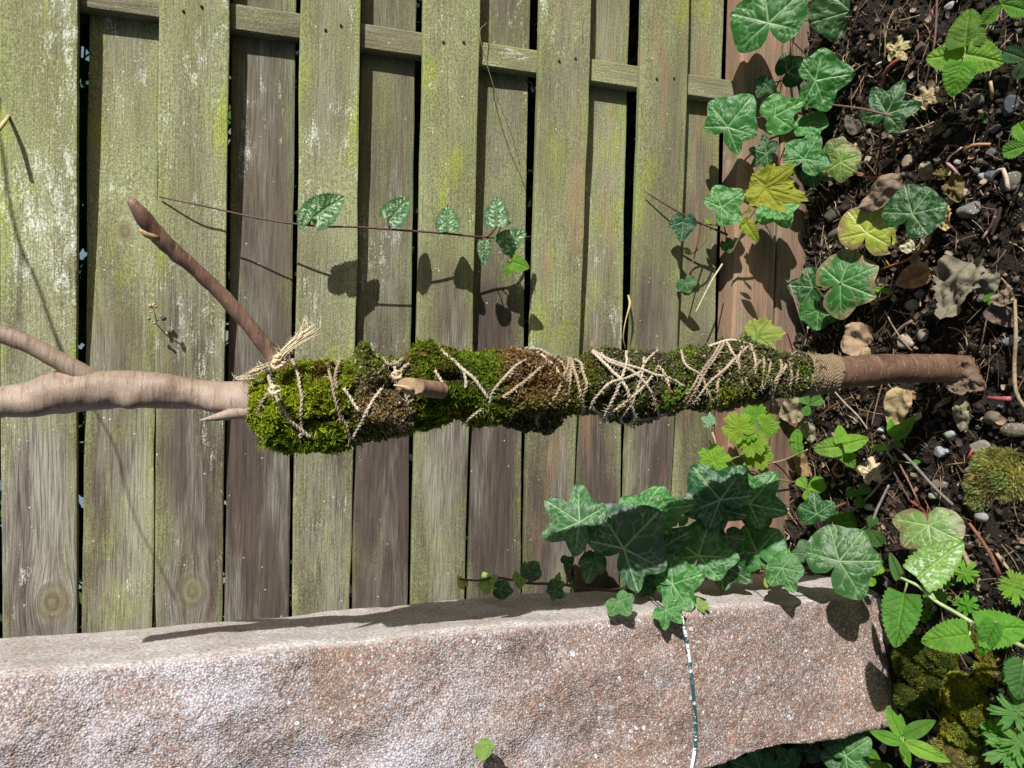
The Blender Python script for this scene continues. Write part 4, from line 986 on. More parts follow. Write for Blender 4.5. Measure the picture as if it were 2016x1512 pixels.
for kind, J, T, y, col, wid, mat, kw in [
    ('ivy_b', (1513, 45), (1500, -55), -.085, MD, .95, None, {}), ('ivy_d', (1675, 22), (1640, 95), -.10, (.04, .085, .03), 1.25, M_ivy_spot, {}),
    ('ivy_a', (1660, 18), (1745, -18), -.085, MD, .9, None, {}),
    ('ivy_c', (1678, 125), (1700, 82), -.075, (.10, .15, .02), .9, M_ivy_edge, {}), ('ivy_f', (1605, 158), (1684, 144), -.085, MD, .95, None, dict(jit=4)),
    ('ivy_c', (1550, 142), (1585, 112), -.05, DK, 1.1, None, {}), ('ivy_e', (1508, 165), (1489, 192), -.05, DK, 1.1, None, {}),
    ('ivy_f', (1433, 250), (1480, 186), -.06, MD, .95, None, dict(jit=5)), ('ivy_c', (1525, 228), (1580, 200), -.065, LT, .95, None, {}),
    ('ivy_c', (1595, 240), (1604, 280), -.06, LT, 1.0, None, {}), ('ivy_a', (1510, 302), (1472, 292), -.05, DK, 1.1, None, {}),
    ('ivy_f', (1583, 313), (1612, 262), -.08, MD, 1.0, None, dict(jit=6)), ('ivy_b', (1600, 335), (1640, 352), -.07, DK, .9, None, {}),
    ('ivy_f', (1420, 408), (1466, 376), -.05, LT, 1.0, None, dict(jit=6)), ('ivy_c', (1528, 404), (1552, 446), -.055, LT, 1.15, None, {}),
    ('ivy_e', (1345, 437), (1340, 476), -.045, BL, 1.1, None, {}), ('ivy_c', (1350, 556), (1358, 578), -.03, (.05, .12, .05), 1.2, None, {}),
    ('ivy_e', (1430, 480), (1442, 500), -.03, MD, 1.0, None, {}), ('ivy_d', (1655, 318), (1690, 340), -.10, (.16, .22, .04), 1.0, M_ivy_edge, {}),
    ('ivy_d', (1648, 300), (1660, 268), -.09, (.07, .13, .02), 1.0, M_ivy_edge, {})]:
    o, P, n = leaf(iv, kind, J, T, ('y', y), col, wid, mat=mat, **kw)
    E_ = nearest(P, tp_ if J[0] < 1545 and J[1] > 290 else mp_)
    if np.linalg.norm(E_-P) < .16: petiole(iv, P, n, E_)
# woody ivy twig on the boards
twg = thing('ivy_twig', 'thin brown ivy twig leaning on the lower fence boards', 'twig', tuple(on_y(1430, 462, -.02)))
tube('stem', pts([(1432, 462, -.03), (1400, 448, -.032), (1350, 425, -.03), (1310, 402, -.026), (1270, 377, -.02)], ('y', 0)), [.0017, .0014, .0009], M_twig, twg, 7, .006, (.10, .065, .042))
tube('shoot', pts([(1400, 448, -.03), (1388, 475, -.03), (1362, 500, -.025), (1345, 497, -.022)], ('y', 0)), [.0011, .0009, .0006], M_twig, twg, 6, .006, (.16, .09, .05))
leaf(twg, 'roundish', (1400, 440), (1388, 428), ('y', -.034), YG, .9, name='bud'); leaf(twg, 'roundish', (1360, 498), (1346, 488), ('y', -.026), YG, .9, name='bud')

# yellow-olive young leaf on its own twig
yl = thing('sapling', 'young sapling with olive yellow toothed leaves before the fence rail', 'sapling', tuple(on_y(1440, 480, -.05)))
tube('stem', pts([(1440, 500, -.04), (1470, 440, -.07), (1492, 402, -.085), (1508, 372, -.09)], ('y', 0)), [.0017, .0015, .0012], M_stem, yl, 7, .006, (.17, .14, .07))
for J, T, k, w_ in [((1507, 372), (1585, 392), 'toothed', .62), ((1508, 366), (1562, 326), 'toothed', .70), ((1475, 430), (1455, 452), 'ovate1', .7), ((1470, 440), (1492, 475), 'ovate1', .8), ((1480, 415), (1462, 420), 'ovate1', .7)]:
    leaf(yl, k, J, T, ('y', -.09), (.27, .275, .026), w_, jit=10, tilt=random.uniform(-25, 25))

# ground ivy leaves, each shoot a plant of its own
def ground_ivy(label, specs, stem, scol=(.16, .07, .03), base=None):
    b = on_g(*(base or stem[-1][:2])); t = thing('ivy_shoot', label, 'ivy', tuple(b))
    sp = smooth_path(pts(stem, ('g', 0)), .008)
    if len(stem) > 1: tube('leaf_stalk', pts(stem, ('g', 0)), [.0013, .0015, .0017], M_stem, t, 7, .006, scol)
    for kind, J, T, h, col, wid, mat in specs:
        o, P, n = leaf(t, kind, J, T, ('g', h), col, wid, mat=mat, jit=8)
        petiole(t, P, n, nearest(P, sp), .0009, scol) if np.linalg.norm(nearest(P, sp)-P) > .006 else None
    return t
ground_ivy('single dark five lobed ivy leaf over bare soil', [('ivy_a', (1745, 224), (1782, 152), .045, DK, .95, None)], [(1745, 224, .04), (1733, 262, .03), (1733, 300, .015), (1716, 345, .004)])
ground_ivy('large dark round ivy leaf on orange stalk above a yellowing leaf', [('ivy_d', (1796, 421), (1838, 362), .06, DK, .95, M_ivy), ('ivy_d', (1706, 458), (1722, 395), .03, (.24, .30, .04), 1.05, M_ivy_edge)], [(1796, 421, .058), (1818, 442, .05), (1831, 462, .035), (1822, 487, .02), (1785, 512, .008), (1735, 530, .004)], (.32, .13, .04))
ground_ivy('mid green ivy leaf with white veins beside the twine', [('ivy_d', (1655, 557), (1728, 522), .035, MD, .95, M_ivy_edge), ('ivy_c', (1600, 565), (1552, 562), .02, DK, 1.1, None), ('ivy_c', (1612, 610), (1606, 653), .025, MD, 1.15, None)], [(1655, 557, .033), (1640, 575, .02), (1665, 600, .008), (1715, 590, .004)])
ground_ivy('bright green ivy leaf with reddish edge and a notch', [('ivy_d', (1828, 1034), (1838, 1092), .045, (.13, .24, .06), 1.22, M_ivy_red)], [(1828, 1034, .043), (1822, 1012, .03), (1812, 1000, .012), (1790, 985, .004)], (.22, .05, .04))
ground_ivy('small dark ivy leaf over strawberry leaves near the stone', [('ivy_b', (1608, 1012), (1600, 968), .04, DK, 1.05, M_ivy_spot)], [(1608, 1012, .038), (1640, 1000, .02), (1665, 990, .004)])

# ivy cluster growing over the stone
sv = thing('ivy_plant', 'dense dark ivy cluster growing over the edge of the stone slab', 'ivy', tuple(on_g(1560, 1110)))
st = pts([(1600, 1130, -.20), (1560, 1125, -.17), (1480, 1125, -.15), (1400, 1135, -.13), (1330, 1150, -.125), (1250, 1163, -.115), (1170, 1160, -.095), (1100, 1150, -.085), (1040, 1148, -.075), (980, 1137, -.07), (940, 1143, -.07), (905, 1140, -.07)], ('y', 0))
tube('stem', st, [.0026, .0024, .0022, .0018, .0012], M_twig, sv, 8, .008, (.10, .07, .05)); sp = smooth_path(st, .01)
for kind, J, T, y, col, wid, mat, kw in [
    ('ivy_a', (1141, 1028), (1067, 980), -.115, (.035, .10, .035), .98, None, dict(jit=4)), ('ivy_c', (1160, 1030), (1180, 1062), -.09, MD, 1.1, None, {}),
    ('ivy_f', (1228, 1080), (1298, 1003), -.15, BL, 1.0, None, dict(jit=4)), ('ivy_b', (1262, 1010), (1352, 994), -.115, MD, .62, None, dict(jit=6)),
    ('ivy_c', (1290, 1085), (1356, 1048), -.13, BL, .9, None, {}), ('ivy_f', (1418, 984), (1362, 916), -.155, BL, 1.0, M_ivy_spot, dict(jit=5)),
    ('ivy_c', (1400, 1000), (1470, 1015), -.14, DK, .8, None, {}),
    ('ivy_b', (1476, 992), (1520, 940), -.15, MD, 1.05, None, dict(jit=6)), ('ivy_c', (1490, 1000), (1515, 1040), -.13, DK, 1.1, None, {}),
    ('ivy_f', (1375, 1094), (1400, 1016), -.152, MD, 1.0, None, dict(jit=5)), ('ivy_c', (1492, 1088), (1462, 1028), -.155, MD, 1.15, None, dict(jit=6)),
    ('ivy_c', (1497, 1085), (1552, 1072), -.15, MD, .8, None, {}),
    ('ivy_b', (1420, 1108), (1472, 1140), -.15, DK, .9, None, {}), ('ivy_b', (1540, 1118), (1562, 1166), -.21, MD, .95, None, {}), ('ivy_e', (1540, 1112), (1548, 1078), -.20, MD, 1.1, None, {}),
    ('ivy_d', (1652, 1105), (1702, 1042), -.235, (.028, .078, .022), .98, M_ivy_spot, dict(jit=4)),
    ('ivy_f', (1324, 1150), (1388, 1128), -.172, MD, .95, M_ivy_spot, {}), ('ivy_e', (1322, 1148), (1312, 1096), -.168, MD, 1.0, None, {}), ('ivy_c', (1335, 1158), (1340, 1188), -.17, MD, 1.2, None, {}),
    ('ivy_b', (1280, 1150), (1250, 1140), -.13, DK, 1.1, None, {}), ('ivy_e', (1168, 1106), (1154, 1150), -.12, DK, .95, None, {}), ('ivy_c', (1170, 1102), (1190, 1094), -.12, MD, 1.0, None, {}),
    ('ivy_c', (1042, 1126), (1061, 1103), -.09, DK, 1.0, None, {}), ('ivy_e', (1042, 1128), (1046, 1146), -.09, DK, 1.2, None, {}),
    ('ivy_b', (1092, 1162), (1109, 1146), -.115, DK, 1.1, None, {}), ('ivy_c', (1092, 1162), (1088, 1182), -.115, DK, 1.1, None, {}),
    ('ivy_c', (984, 1160), (1012, 1166), -.10, DK, .9, None, {}), ('ivy_c', (1114, 1108), (1128, 1098), -.08, DK, 1.2, None, {}),
    ('ivy_e', (1023, 1136), (1022, 1160), -.085, (.11, .19, .03), 1.0, None, {}), ('ivy_e', (1098, 1140), (1102, 1126), -.10, (.12, .2, .03), .8, None, {}), ('ivy_b', (965, 1155), (953, 1130), -.075, (.17, .25, .05), .9, None, {}), ('ivy_e', (912, 1150), (900, 1132), -.07, (.20, .27, .06), .8, None, {}),
    ('ivy_f', (1218, 1184), (1241, 1212), -.205, MD, 1.05, None, {}), ('ivy_a', (1311, 1200), (1346, 1228), -.212, MD, 1.05, None, {}), ('ivy_c', (1335, 1025), (1334, 1000), -.115, (.07, .16, .04), 1.0, None, {}),
    ('ivy_c', (1270, 1135), (1300, 1120), -.13, DK, 1.0, None, {}), ('ivy_c', (1430, 1055), (1440, 1095), -.15, DK, 1.1, None, {}), ('ivy_c', (1590, 1090), (1575, 1060), -.19, DK, 1.1, None, {}), ('ivy_e', (1385, 1195), (1372, 1176), -.20, (.14, .22, .04), .8, None, {}), ('ivy_e', (1512, 1150), (1508, 1135), -.2, (.14, .22, .04), .8, None, {})]:
    o, P, n = leaf(sv, kind, J, T, ('y', y), col, wid, mat=mat, **kw)
    E_ = nearest(P, sp)
    if .005 < np.linalg.norm(E_-P) < .2: petiole(sv, P, n, E_, .0008, (.08, .06, .03))
# ivy on the far side of the stone
s3 = thing('ivy_plant', 'green ivy growing in the shade on the far side of the stone slab', 'ivy', tuple(on_g(1600, 1540)))
tube('stem', pts([(1720, 1500, .01), (1640, 1530, .02), (1560, 1545, .05), (1480, 1550, .09)], ('g', 0)), [.002, .0016], M_twig, s3, 7, .008, (.10, .07, .05))
for kind, J, T, h, col, wid in [('ivy_d', (1662, 1492), (1640, 1530), .06, (.045, .12, .045), 1.1), ('ivy_f', (1665, 1488), (1712, 1456), .065, MD, .9), ('ivy_c', (1555, 1500), (1530, 1470), .08, MD, 1.0), ('ivy_c', (1545, 1505), (1560, 1478), .07, MD, 1.1), ('ivy_b', (1590, 1480), (1610, 1450), .03, DK, 1.0), ('ivy_c', (1500, 1520), (1440, 1500), .11, MD, 1.0), ('ivy_c', (1360, 1525), (1370, 1495), .16, MD, 1.1), ('ivy_b', (1460, 1500), (1430, 1515), .1, DK, 1.0), ('ivy_b', (1640, 1450), (1610, 1440), .02, DK, 1.0), ('ivy_c', (1320, 1530), (1300, 1505), .18, LT, 1.0)]:
    leaf(s3, kind, J, T, ('g', h), col, wid)
for J, T in [((1668, 1462), (1692, 1440)), ((1680, 1470), (1700, 1488))]: leaf(s3, 'ovate0', J, T, ('g', .04), BG, 1.1)
# seedling in front of the stone face
s4 = thing('ivy_shoot', 'little pale ivy shoot poking up before the stone face', 'ivy', tuple(on_y(985, 1535, -.235)))
tube('stem', pts([(985, 1530, -.235), (972, 1500, -.245), (958, 1478, -.25)], ('y', 0)), [.0015, .0013, .001], M_stem, s4, 7, .004, (.16, .12, .08))
for J, T, k in [((955, 1474), (928, 1478), 'ivy_c'), ((952, 1476), (950, 1500), 'ivy_e'), ((958, 1472), (975, 1468), 'ivy_e')]: leaf(s4, k, J, T, ('y', -.25), (.12, .20, .04), 1.0)

# variegated trailing vine over the boards
vn_ = thing('trailing_vine', 'thin purple vine with silver variegated leaves trailing across the fence', 'vine', tuple(on_y(1040, 470, 0)))
vst = pts([(1046, 466, .004), (1000, 469, -.030), (940, 466, -0.0385), (870, 459, -0.0488), (800, 454, -0.0555), (700, 447, -0.0577), (640, 446, -0.0548), (575, 440, -0.0488), (500, 428, -0.0385), (430, 412, -0.0296), (370, 399, -.028), (314, 388, -.0155)], ('y', 0))
tube('stem', vst, [.0013, .0013, .0012, .0011, .0009], M_stem, vn_, 7, .006, (.085, .035, .038)); vs_ = smooth_path(vst, .006)
for k, J, T, y, w_, mt in [('variegated', (612, 432), (676, 384), -0.0607, 1.15, None), ('variegated', (606, 415), (588, 450), -0.0651, 1.1, None), ('variegated', (765, 436), (803, 386), -0.0629, 1.15, None), ('variegated', (882, 456), (880, 402), -0.0607, 1.25, None),
                           ('variegated', (978, 446), (977, 386), -.07, 1.2, None), ('variegated', (985, 487), (1034, 454), -0.0407, 1.2, None), ('variegated', (955, 474), (952, 522), -.05, .85, None),
                           ('ovate0', (1008, 515), (1042, 527), -.06, 1.15, M_soft), ('ovate0', (1008, 518), (996, 545), -0.0429, .9, M_soft), ('ovate0', (1008, 508), (1006, 486), -0.0407, .8, M_soft), ('ovate1', (988, 440), (1006, 438), -.06, .9, M_soft)]:
    c = (.028, .10, .024) if mt is None else (.13, .30, .025)
    o, P, n = leaf(vn_, k, J, T, ('y', y), c, w_, mat=None, jit=10); petiole(vn_, P, n, nearest(P, vs_), .0008, (.08, .05, .03))

# deadnettle at the right and bottom
def herb(name, label, cat, specs, stem, stc=(.16, .24, .06), sr=.0016, base=None, pl='g', mat=None, scol=None, **kw):
    b = on_g(*(base or stem[-1][:2])); t = thing(name, label, cat, tuple(b))
    S = pts(stem, (pl, 0)); tube('stem', S, [sr*.8, sr, sr*1.1], M_stem, t, 7, .005, stc); sp = smooth_path(S, .006)
    for k, J, T, h, col, wid in specs:
        o, P, n = leaf(t, k, J, T, (pl, h), col, wid, mat=mat, **kw); E_ = nearest(P, sp)
        if .004 < np.linalg.norm(E_-P) < .12: petiole(t, P, n, E_, sr*.55, scol or stc)
    return t
G1, G2, G3 = (.095, .25, .022), (.062, .19, .018), (.15, .32, .035)
t = herb('deadnettle', 'tall hairy deadnettle leaning over the stone corner', 'plant',
         [('ovate1', (1960, 1225), (1925, 1290), .085, G2, .7), ('ovate0', (1925, 1240), (2030, 1235), .09, G1, 1.05), ('ovate0', (1908, 1250), (1812, 1262), .09, G1, .95), ('ovate2', (1780, 1168), (1762, 1275), .085, G2, .85), ('ovate1', (1772, 1140), (1750, 1085), .075, (.06, .13, .035), .5)],
         [(1775, 1138, .085), (1810, 1155, .085), (1840, 1182, .08), (1885, 1208, .075), (1930, 1235, .065), (1990, 1262, .035), (2040, 1285, .0)], (.28, .36, .16), .0021, jit=7)
leaf(t, 'variegated', (1806, 1138), (1897, 1064), ('g', .09), (.12, .26, .03), .95, jit=6); petiole(t, on_g(1806, 1138, .09), np.array([0, 0, 1.]), on_g(1842, 1182, .08), .0012, (.25, .34, .12))
herb('deadnettle', 'bright four leaved deadnettle on the dark soil above the ivy', 'plant', [('ovate0', (1895, 112), (1822, 112), .05, G3, 1.2), ('ovate0', (1900, 92), (1908, 14), .055, (.08, .19, .015), 1.2), ('ovate0', (1903, 107), (1976, 122), .05, G3, 1.25), ('ovate0', (1896, 122), (1872, 190), .052, G1, 1.2), ('ovate1', (1885, 90), (1862, 72), .03, (.035, .10, .03), .9)], [(1900, 106, .05), (1905, 112, .025), (1908, 116, 0)], jit=6)
herb('deadnettle', 'bright deadnettle sprig below the twine coil', 'plant', [('ovate0', (1656, 880), (1600, 884), .035, G3, .95), ('ovate0', (1657, 872), (1652, 836), .035, G3, .95), ('ovate0', (1660, 877), (1710, 862), .038, G3, .95), ('ovate0', (1662, 888), (1682, 922), .03, G1, 1.0), ('ovate0', (1655, 868), (1645, 850), .03, G1, .8)], [(1658, 880, .035), (1662, 884, .015), (1665, 888, 0)], jit=8)
herb('deadnettle', 'small pair of rounded leaves beside a strawberry leaf', 'plant', [('ovate0', (1568, 870), (1570, 843), .03, G1, 1.15), ('ovate0', (1568, 872), (1574, 900), .03, G1, 1.15), ('ovate0', (1567, 869), (1550, 866), .028, G1, 1.0)], [(1568, 871, .03), (1572, 872, .012), (1576, 874, 0)], jit=8)
# wild strawberries: three leaflets each
def berry(label, c, tips, h, col, foot, wid=1.0):
    herb('strawberry_plant', label, 'plant', [('leaflet', c, tp, h, col, wid) for tp in tips], [(c[0], c[1], h), ((c[0]+foot[0])/2, (c[1]+foot[1])/2, h*.55), (foot[0], foot[1], 0)], (.16, .12, .05), .0009, jit=8)
berry('strawberry plant with three clean leaflets near the twine coil', (1593, 797), [(1577, 776), (1619, 783), (1584, 818)], .03, (.075, .21, .04), (1610, 800), 1.05)
berry('strawberry plant at the corner beside the bright deadnettle', (1972, 8), [(1935, 45), (1985, -40), (2025, 20)], .05, G1, (1950, 60), .9)
berry('shaded strawberry plant behind the bright deadnettle', (2022, 118), [(1975, 100), (1998, 155), (2050, 150)], .035, (.03, .10, .03), (2010, 150), .9)
berry('strawberry leaf at the far edge of the soil below a red stem', (2030, 285), [(1972, 300), (2004, 240), (2060, 310)], .04, G1, (2030, 300), .9)
berry('fresh strawberry plant half hidden behind dark ivy by the stone', (1588, 962), [(1625, 950), (1572, 940), (1592, 985)], .03, G3, (1600, 960), 1.1)
berry('strawberry plant growing against the stone corner under ivy', (1640, 1030), [(1688, 1025), (1655, 1010), (1665, 1050)], .025, G2, (1650, 1030), 1.1)
berry('shaded strawberry plant between twigs and the round ivy leaf', (1712, 1040), [(1735, 1075), (1700, 1068), (1722, 1015)], .02, (.03, .11, .02), (1712, 1045), 1.0)
berry('dark strawberry plant under the crossing twigs', (1690, 975), [(1665, 965), (1710, 955), (1695, 1000)], .02, (.04, .13, .025), (1692, 975), 1.1)
berry('pale strawberry plant in front of the stone foot', (1705, 1135), [(1735, 1100), (1690, 1150), (1722, 1152)], .03, G3, (1700, 1130), 1.0)
# celandine with bright lobed leaves in front of the rail
herb('celandine', 'lime green lobed celandine in front of the reddish rail', 'plant', [('lobed', (1458, 846), (1432, 812), -.07, (.16, .29, .02), .95), ('lobed', (1505, 838), (1538, 842), -.08, (.15, .28, .02), 1.05), ('lobed', (1480, 870), (1470, 902), -.075, (.14, .27, .02), 1.1), ('lobed', (1405, 908), (1412, 872), -.07, (.15, .28, .02), 1.1), ('lobed', (1490, 895), (1502, 928), -.07, (.13, .25, .02), 1.1), ('lobed', (1480, 820), (1510, 800), -.065, G1, .8), ('lobed', (1472, 855), (1490, 862), -.075, (.14, .26, .02), 1.0), ('lobed', (1500, 880), (1512, 890), -.075, G1, 1.0)],
     [(1458, 840, -.065), (1472, 868, -.06), (1480, 890, -.055), (1440, 905, -.055), (1460, 925, -.045), (1510, 940, -.035), (1570, 950, -.02)], (.17, .2, .06), .001, pl='y', jit=8, base=(1570, 950))
herb('sycamore_seedling', 'pale green sycamore seedling leaf beside the moss and rail', 'plant', [('toothed', (1490, 662), (1543, 655), -.08, (.22, .30, .07), .95), ('toothed', (1492, 668), (1512, 684), -.082, (.20, .29, .06), .9), ('toothed', (1488, 662), (1465, 650), -.075, (.14, .24, .03), .9)], [(1490, 664, -.08), (1500, 680, -.05), (1560, 700, -.02)], (.2, .2, .08), .001, pl='y', jit=6, base=(1590, 700))
# willowherb with narrow leaves
herb('willowherb', 'narrow leaved willowherb rosette beside the foot of the stone', 'plant', [('lance', (1775, 1462), (1712, 1440), .07, G1, 1.15), ('lance', (1782, 1462), (1872, 1500), .07, G3, 1.0), ('lance', (1778, 1450), (1842, 1418), .055, G2, 1.1), ('lance', (1772, 1448), (1745, 1388), .06, G1, 1.15), ('lance', (1777, 1465), (1790, 1512), .08, G1, 1.3), ('lance', (1774, 1455), (1772, 1405), .05, G1, 1.2), ('lance', (1778, 1462), (1778, 1490), .09, BG, 1.4), ('lance', (1782, 1468), (1835, 1470), .045, G2, 1.0)], [(1777, 1462, .075), (1780, 1463, .04), (1784, 1464, 0)], (.15, .25, .05), .0016, jit=10)
herb('willowherb', 'small narrow leaved seedling beside the grey twig', 'plant', [('lance', (1762, 866), (1800, 818), .03, G1, 1.2), ('lance', (1758, 860), (1752, 824), .03, G1, 1.3), ('lance', (1768, 850), (1792, 843), .028, G1, 1.2), ('lance', (1760, 868), (1780, 882), .03, G2, 1.3), ('lance', (1748, 882), (1712, 880), .025, G3, 1.2), ('roundish', (1760, 852), (1768, 835), .035, G1, 1.0), ('lance', (1770, 870), (1776, 882), .02, G2, 1.5), ('roundish', (1795, 912), (1812, 908), .012, G1, 1.0), ('lance', (1745, 880), (1765, 876), .024, G3, 1.2)], [(1762, 858, .03), (1746, 884, .02), (1758, 905, .004)], (.3, .32, .18), .0014, jit=10)
# herb robert with deeply cut leaves
def robert(label, lv, foot, h, col):
    herb('geranium_seedling', label, 'plant', [('cut_leaf', J, T, h, col, w_) for J, T, w_ in lv], [(lv[0][0][0], lv[0][0][1], h), ((lv[0][0][0]+foot[0])/2, (lv[0][0][1]+foot[1])/2, h*.5), (foot[0], foot[1], 0)], (.24, .06, .05), .0008, jit=10)
robert('feathery cut leaved herb with a three part leaf at the right edge', [((1996, 1155), (1960, 1158), .9), ((1998, 1150), (1985, 1118), .9), ((2000, 1158), (2000, 1195), .9), ((2002, 1150), (2030, 1135), .9)], (2010, 1190), .035, G3)
robert('small cut leaved herb beside the red brown stalk', [((1900, 1128), (1920, 1105), 1.0), ((1898, 1130), (1922, 1140), 1.0), ((1895, 1130), (1905, 1152), .9)], (1880, 1140), .02, G3)
robert('small cut leaved herb under the deadnettle stem', [((1905, 1190), (1925, 1175), 1.0), ((1900, 1195), (1922, 1210), 1.0), ((1895, 1190), (1880, 1172), 1.0), ((1860, 1150), (1870, 1135), 1.0), ((1855, 1170), (1835, 1185), 1.0)], (1890, 1200), .02, G1)
robert('large pale cut leaved herb in the lower corner beside moss', [((2000, 1405), (1940, 1395), .85), ((2005, 1400), (1990, 1345), .8), ((1995, 1470), (1935, 1500), .8), ((2000, 1468), (1975, 1512), .8), ((2010, 1460), (1960, 1462), .8)], (2030, 1440), .04, (.10, .22, .06))
robert('cut leaved herb between the moss and the round toothed leaf', [((1998, 1325), (1975, 1300), .9), ((2000, 1320), (2005, 1290), .9), ((1985, 1330), (1975, 1350), .9)], (2010, 1330), .02, G1)
robert('dark green lobed seedling under the yellowing ivy leaf', [((1660, 305), (1695, 292), .9), ((1665, 312), (1690, 325), .9), ((1655, 300), (1665, 280), .9)], (1670, 320), .015, (.03, .11, .02))
robert('tiny cut leaved seedling in the gap behind the stone ivy', [((1700, 1135), (1722, 1122), 1.0), ((1698, 1138), (1716, 1154), 1.0), ((1695, 1132), (1690, 1112), .9)], (1688, 1140), .02, G3)
robert('cut leaved herb at the right edge above the round toothed leaf', [((1990, 1250), (1968, 1238), .9), ((1992, 1246), (1990, 1222), .9), ((1995, 1252), (1985, 1275), .9)], (2005, 1260), .02, G1)
robert('cut leaved herb under the hanging deadnettle leaf', [((1812, 1205), (1795, 1190), 1.0), ((1815, 1208), (1800, 1225), 1.0), ((1820, 1202), (1832, 1222), 1.0), ((1835, 1180), (1815, 1170), 1.0)], (1825, 1210), .015, G2)
robert('cut leaved herb at the lower right corner behind the pale one', [((1960, 1440), (1925, 1425), .9), ((1962, 1445), (1940, 1468), .9), ((1965, 1438), (1962, 1410), .9)], (1980, 1450), .02, G1)
berry('strawberry plant below the willowherb at the bottom edge', (1735, 1500), [(1705, 1480), (1715, 1530), (1755, 1520)], .03, G1, (1740, 1505), 1.0)
berry('dark strawberry plant just behind the stone corner', (1720, 1425), [(1690, 1440), (1715, 1400), (1742, 1440)], .02, G2, (1722, 1430), 1.0)
herb('deadnettle', 'dark rounded toothed leaf at the right edge of the soil', 'plant', [('ovate0', (2016, 1300), (2005, 1378), .04, (.04, .13, .03), 1.1), ('ovate0', (2020, 1320), (1985, 1345), .04, (.04, .13, .03), 1.0)], [(2016, 1310, .04), (2022, 1320, .02), (2028, 1325, 0)])
herb('seedling', 'tiny four leaved seedling beside the veined ivy leaf', 'seedling', [('roundish', (1737, 571), (1720, 569), .012, G3, 1.0), ('roundish', (1738, 571), (1756, 576), .012, G3, 1.0), ('roundish', (1737, 571), (1740, 562), .012, G3, .9)], [(1737, 571, .012), (1738, 572, .006), (1739, 573, 0)], sr=.0006)
herb('seedling', 'tiny two leaved seedling on bare dark soil', 'seedling', [('roundish', (1934, 232), (1929, 222), .008, (.08, .2, .06), 1.2), ('roundish', (1936, 233), (1944, 242), .008, (.08, .2, .06), 1.2)], [(1935, 233, .008), (1935, 234, .004), (1936, 235, 0)], sr=.0006)
herb('seedling', 'tiny lime seedling beside curled grey leaves', 'seedling', [('cut_leaf', (1952, 588), (1935, 592), .012, BG, 1.0), ('cut_leaf', (1952, 585), (1958, 575), .012, BG, 1.0), ('roundish', (1955, 590), (1955, 602), .012, BG, 1.0)], [(1953, 588, .012), (1953, 589, .006), (1954, 590, 0)], sr=.0006)

# dried flower head and loose bits on the boards
df = thing('dried_flower', 'small dried brown flower head hanging between two boards', 'dried flower', tuple(on_y(309, 640, 0)))
tube('stem', pts([(309, 645, .004), (308, 632, -.02), (305, 618, -.03), (298, 602, -.034)], ('y', 0)), [.0007, .0006], M_twig, df, 5, .003, (.34, .27, .17))
tube('stem', pts([(308, 632, -.02), (315, 630, -.026), (321, 628, -.03)], ('y', 0)), [.0006, .0005], M_twig, df, 5, .003, (.3, .24, .15))
for q, (u, v, r) in enumerate([(296, 602, .0022), (303, 600, .0025), (307, 604, .002), (297, 614, .0018), (293, 627, .002), (299, 632, .0018), (304, 636, .0016), (322, 627, .0036)]):
    P = on_y(u, v, -.033); c = (.34, .27, .19) if q < 7 else (.10, .07, .09)
    me = mesh('seed_head', scatter_blobs(P[None], np.array([r]), np.zeros((1, 3)), np.random.default_rng(q), B1, 1, .12)[0], B1[1], M_pebble); link('seed_head', me, df, color=c)
def bit(name, label, cat, px, pl, r, col, mat=None):
    P = pts(px, pl); o = tube(name, P, r, mat or M_twig, None, 6, .005, col); tag(o, label, cat); return o
bit('straw', 'pale bent leaf stalk standing above the twine by the fence gap', 'stalk', [(1237, 582, -.012), (1240, 600, -.03), (1232, 630, -.036), (1227, 665, -.03), (1232, 688, -.02)], ('y', 0), [.0016, .0018, .0008, .0009, .001], (.42, .33, .16))
bit('straw', 'short pale straw caught between the lowest boards', 'straw', [(1422, 520, -.03), (1400, 555, -.04), (1370, 614, -.045)], ('y', 0), [.0014, .0011, .0009], (.42, .42, .25))
bit('straw', 'broken pale straw at the top edge of the uppermost board', 'straw', [(18, 228, -.012), (8, 242, -.03), (-8, 262, -.045)], ('y', 0), [.0016, .0024, .0022], (.46, .38, .22))
bit('straw', 'fine dark straw hanging from the batten onto a board', 'straw', [(958, 45, -.012), (945, 72, -.03), (975, 180, -.03), (1008, 268, -.022), (1024, 324, -.012)], ('y', 0), [.0006, .0005, .0005], (.16, .14, .07))
bit('twig', 'thin brown twig standing in the lowest fence gap', 'twig', [(1395, 830, -.02), (1408, 868, -.03), (1410, 880, -.03)], ('y', 0), [.0012, .0016, .001], (.40, .28, .2))
bit('shoot', 'pale round leaved shoot hanging under the moss wrap', 'shoot', [(1397, 800, -.08), (1398, 828, -.085), (1402, 850, -.08)], ('y', 0), [.001, .001, .001], (.3, .36, .25), M_stem)
lf = thing('seedling', 'pale bluish rosette leaf hanging just under the moss', 'seedling', tuple(on_y(1397, 830, -.088)))
for T in [(1382, 822), (1412, 835), (1392, 842), (1402, 818)]: leaf(lf, 'ivy_c', (1397, 830), T, ('y', -.088), (.12, .24, .13), 1.1)
bit('garden_wire', 'green coated wire with flaking white paint hanging over the stone slab', 'wire', [(1325, 1180, -.17), (1338, 1202, -.212), (1350, 1250, -.222), (1360, 1320, -.225), (1368, 1400, -.226), (1369, 1460, -.226), (1364, 1500, -.228), (1355, 1540, -.225)], ('y', 0), .0021, (1, 1, 1), M_wire)

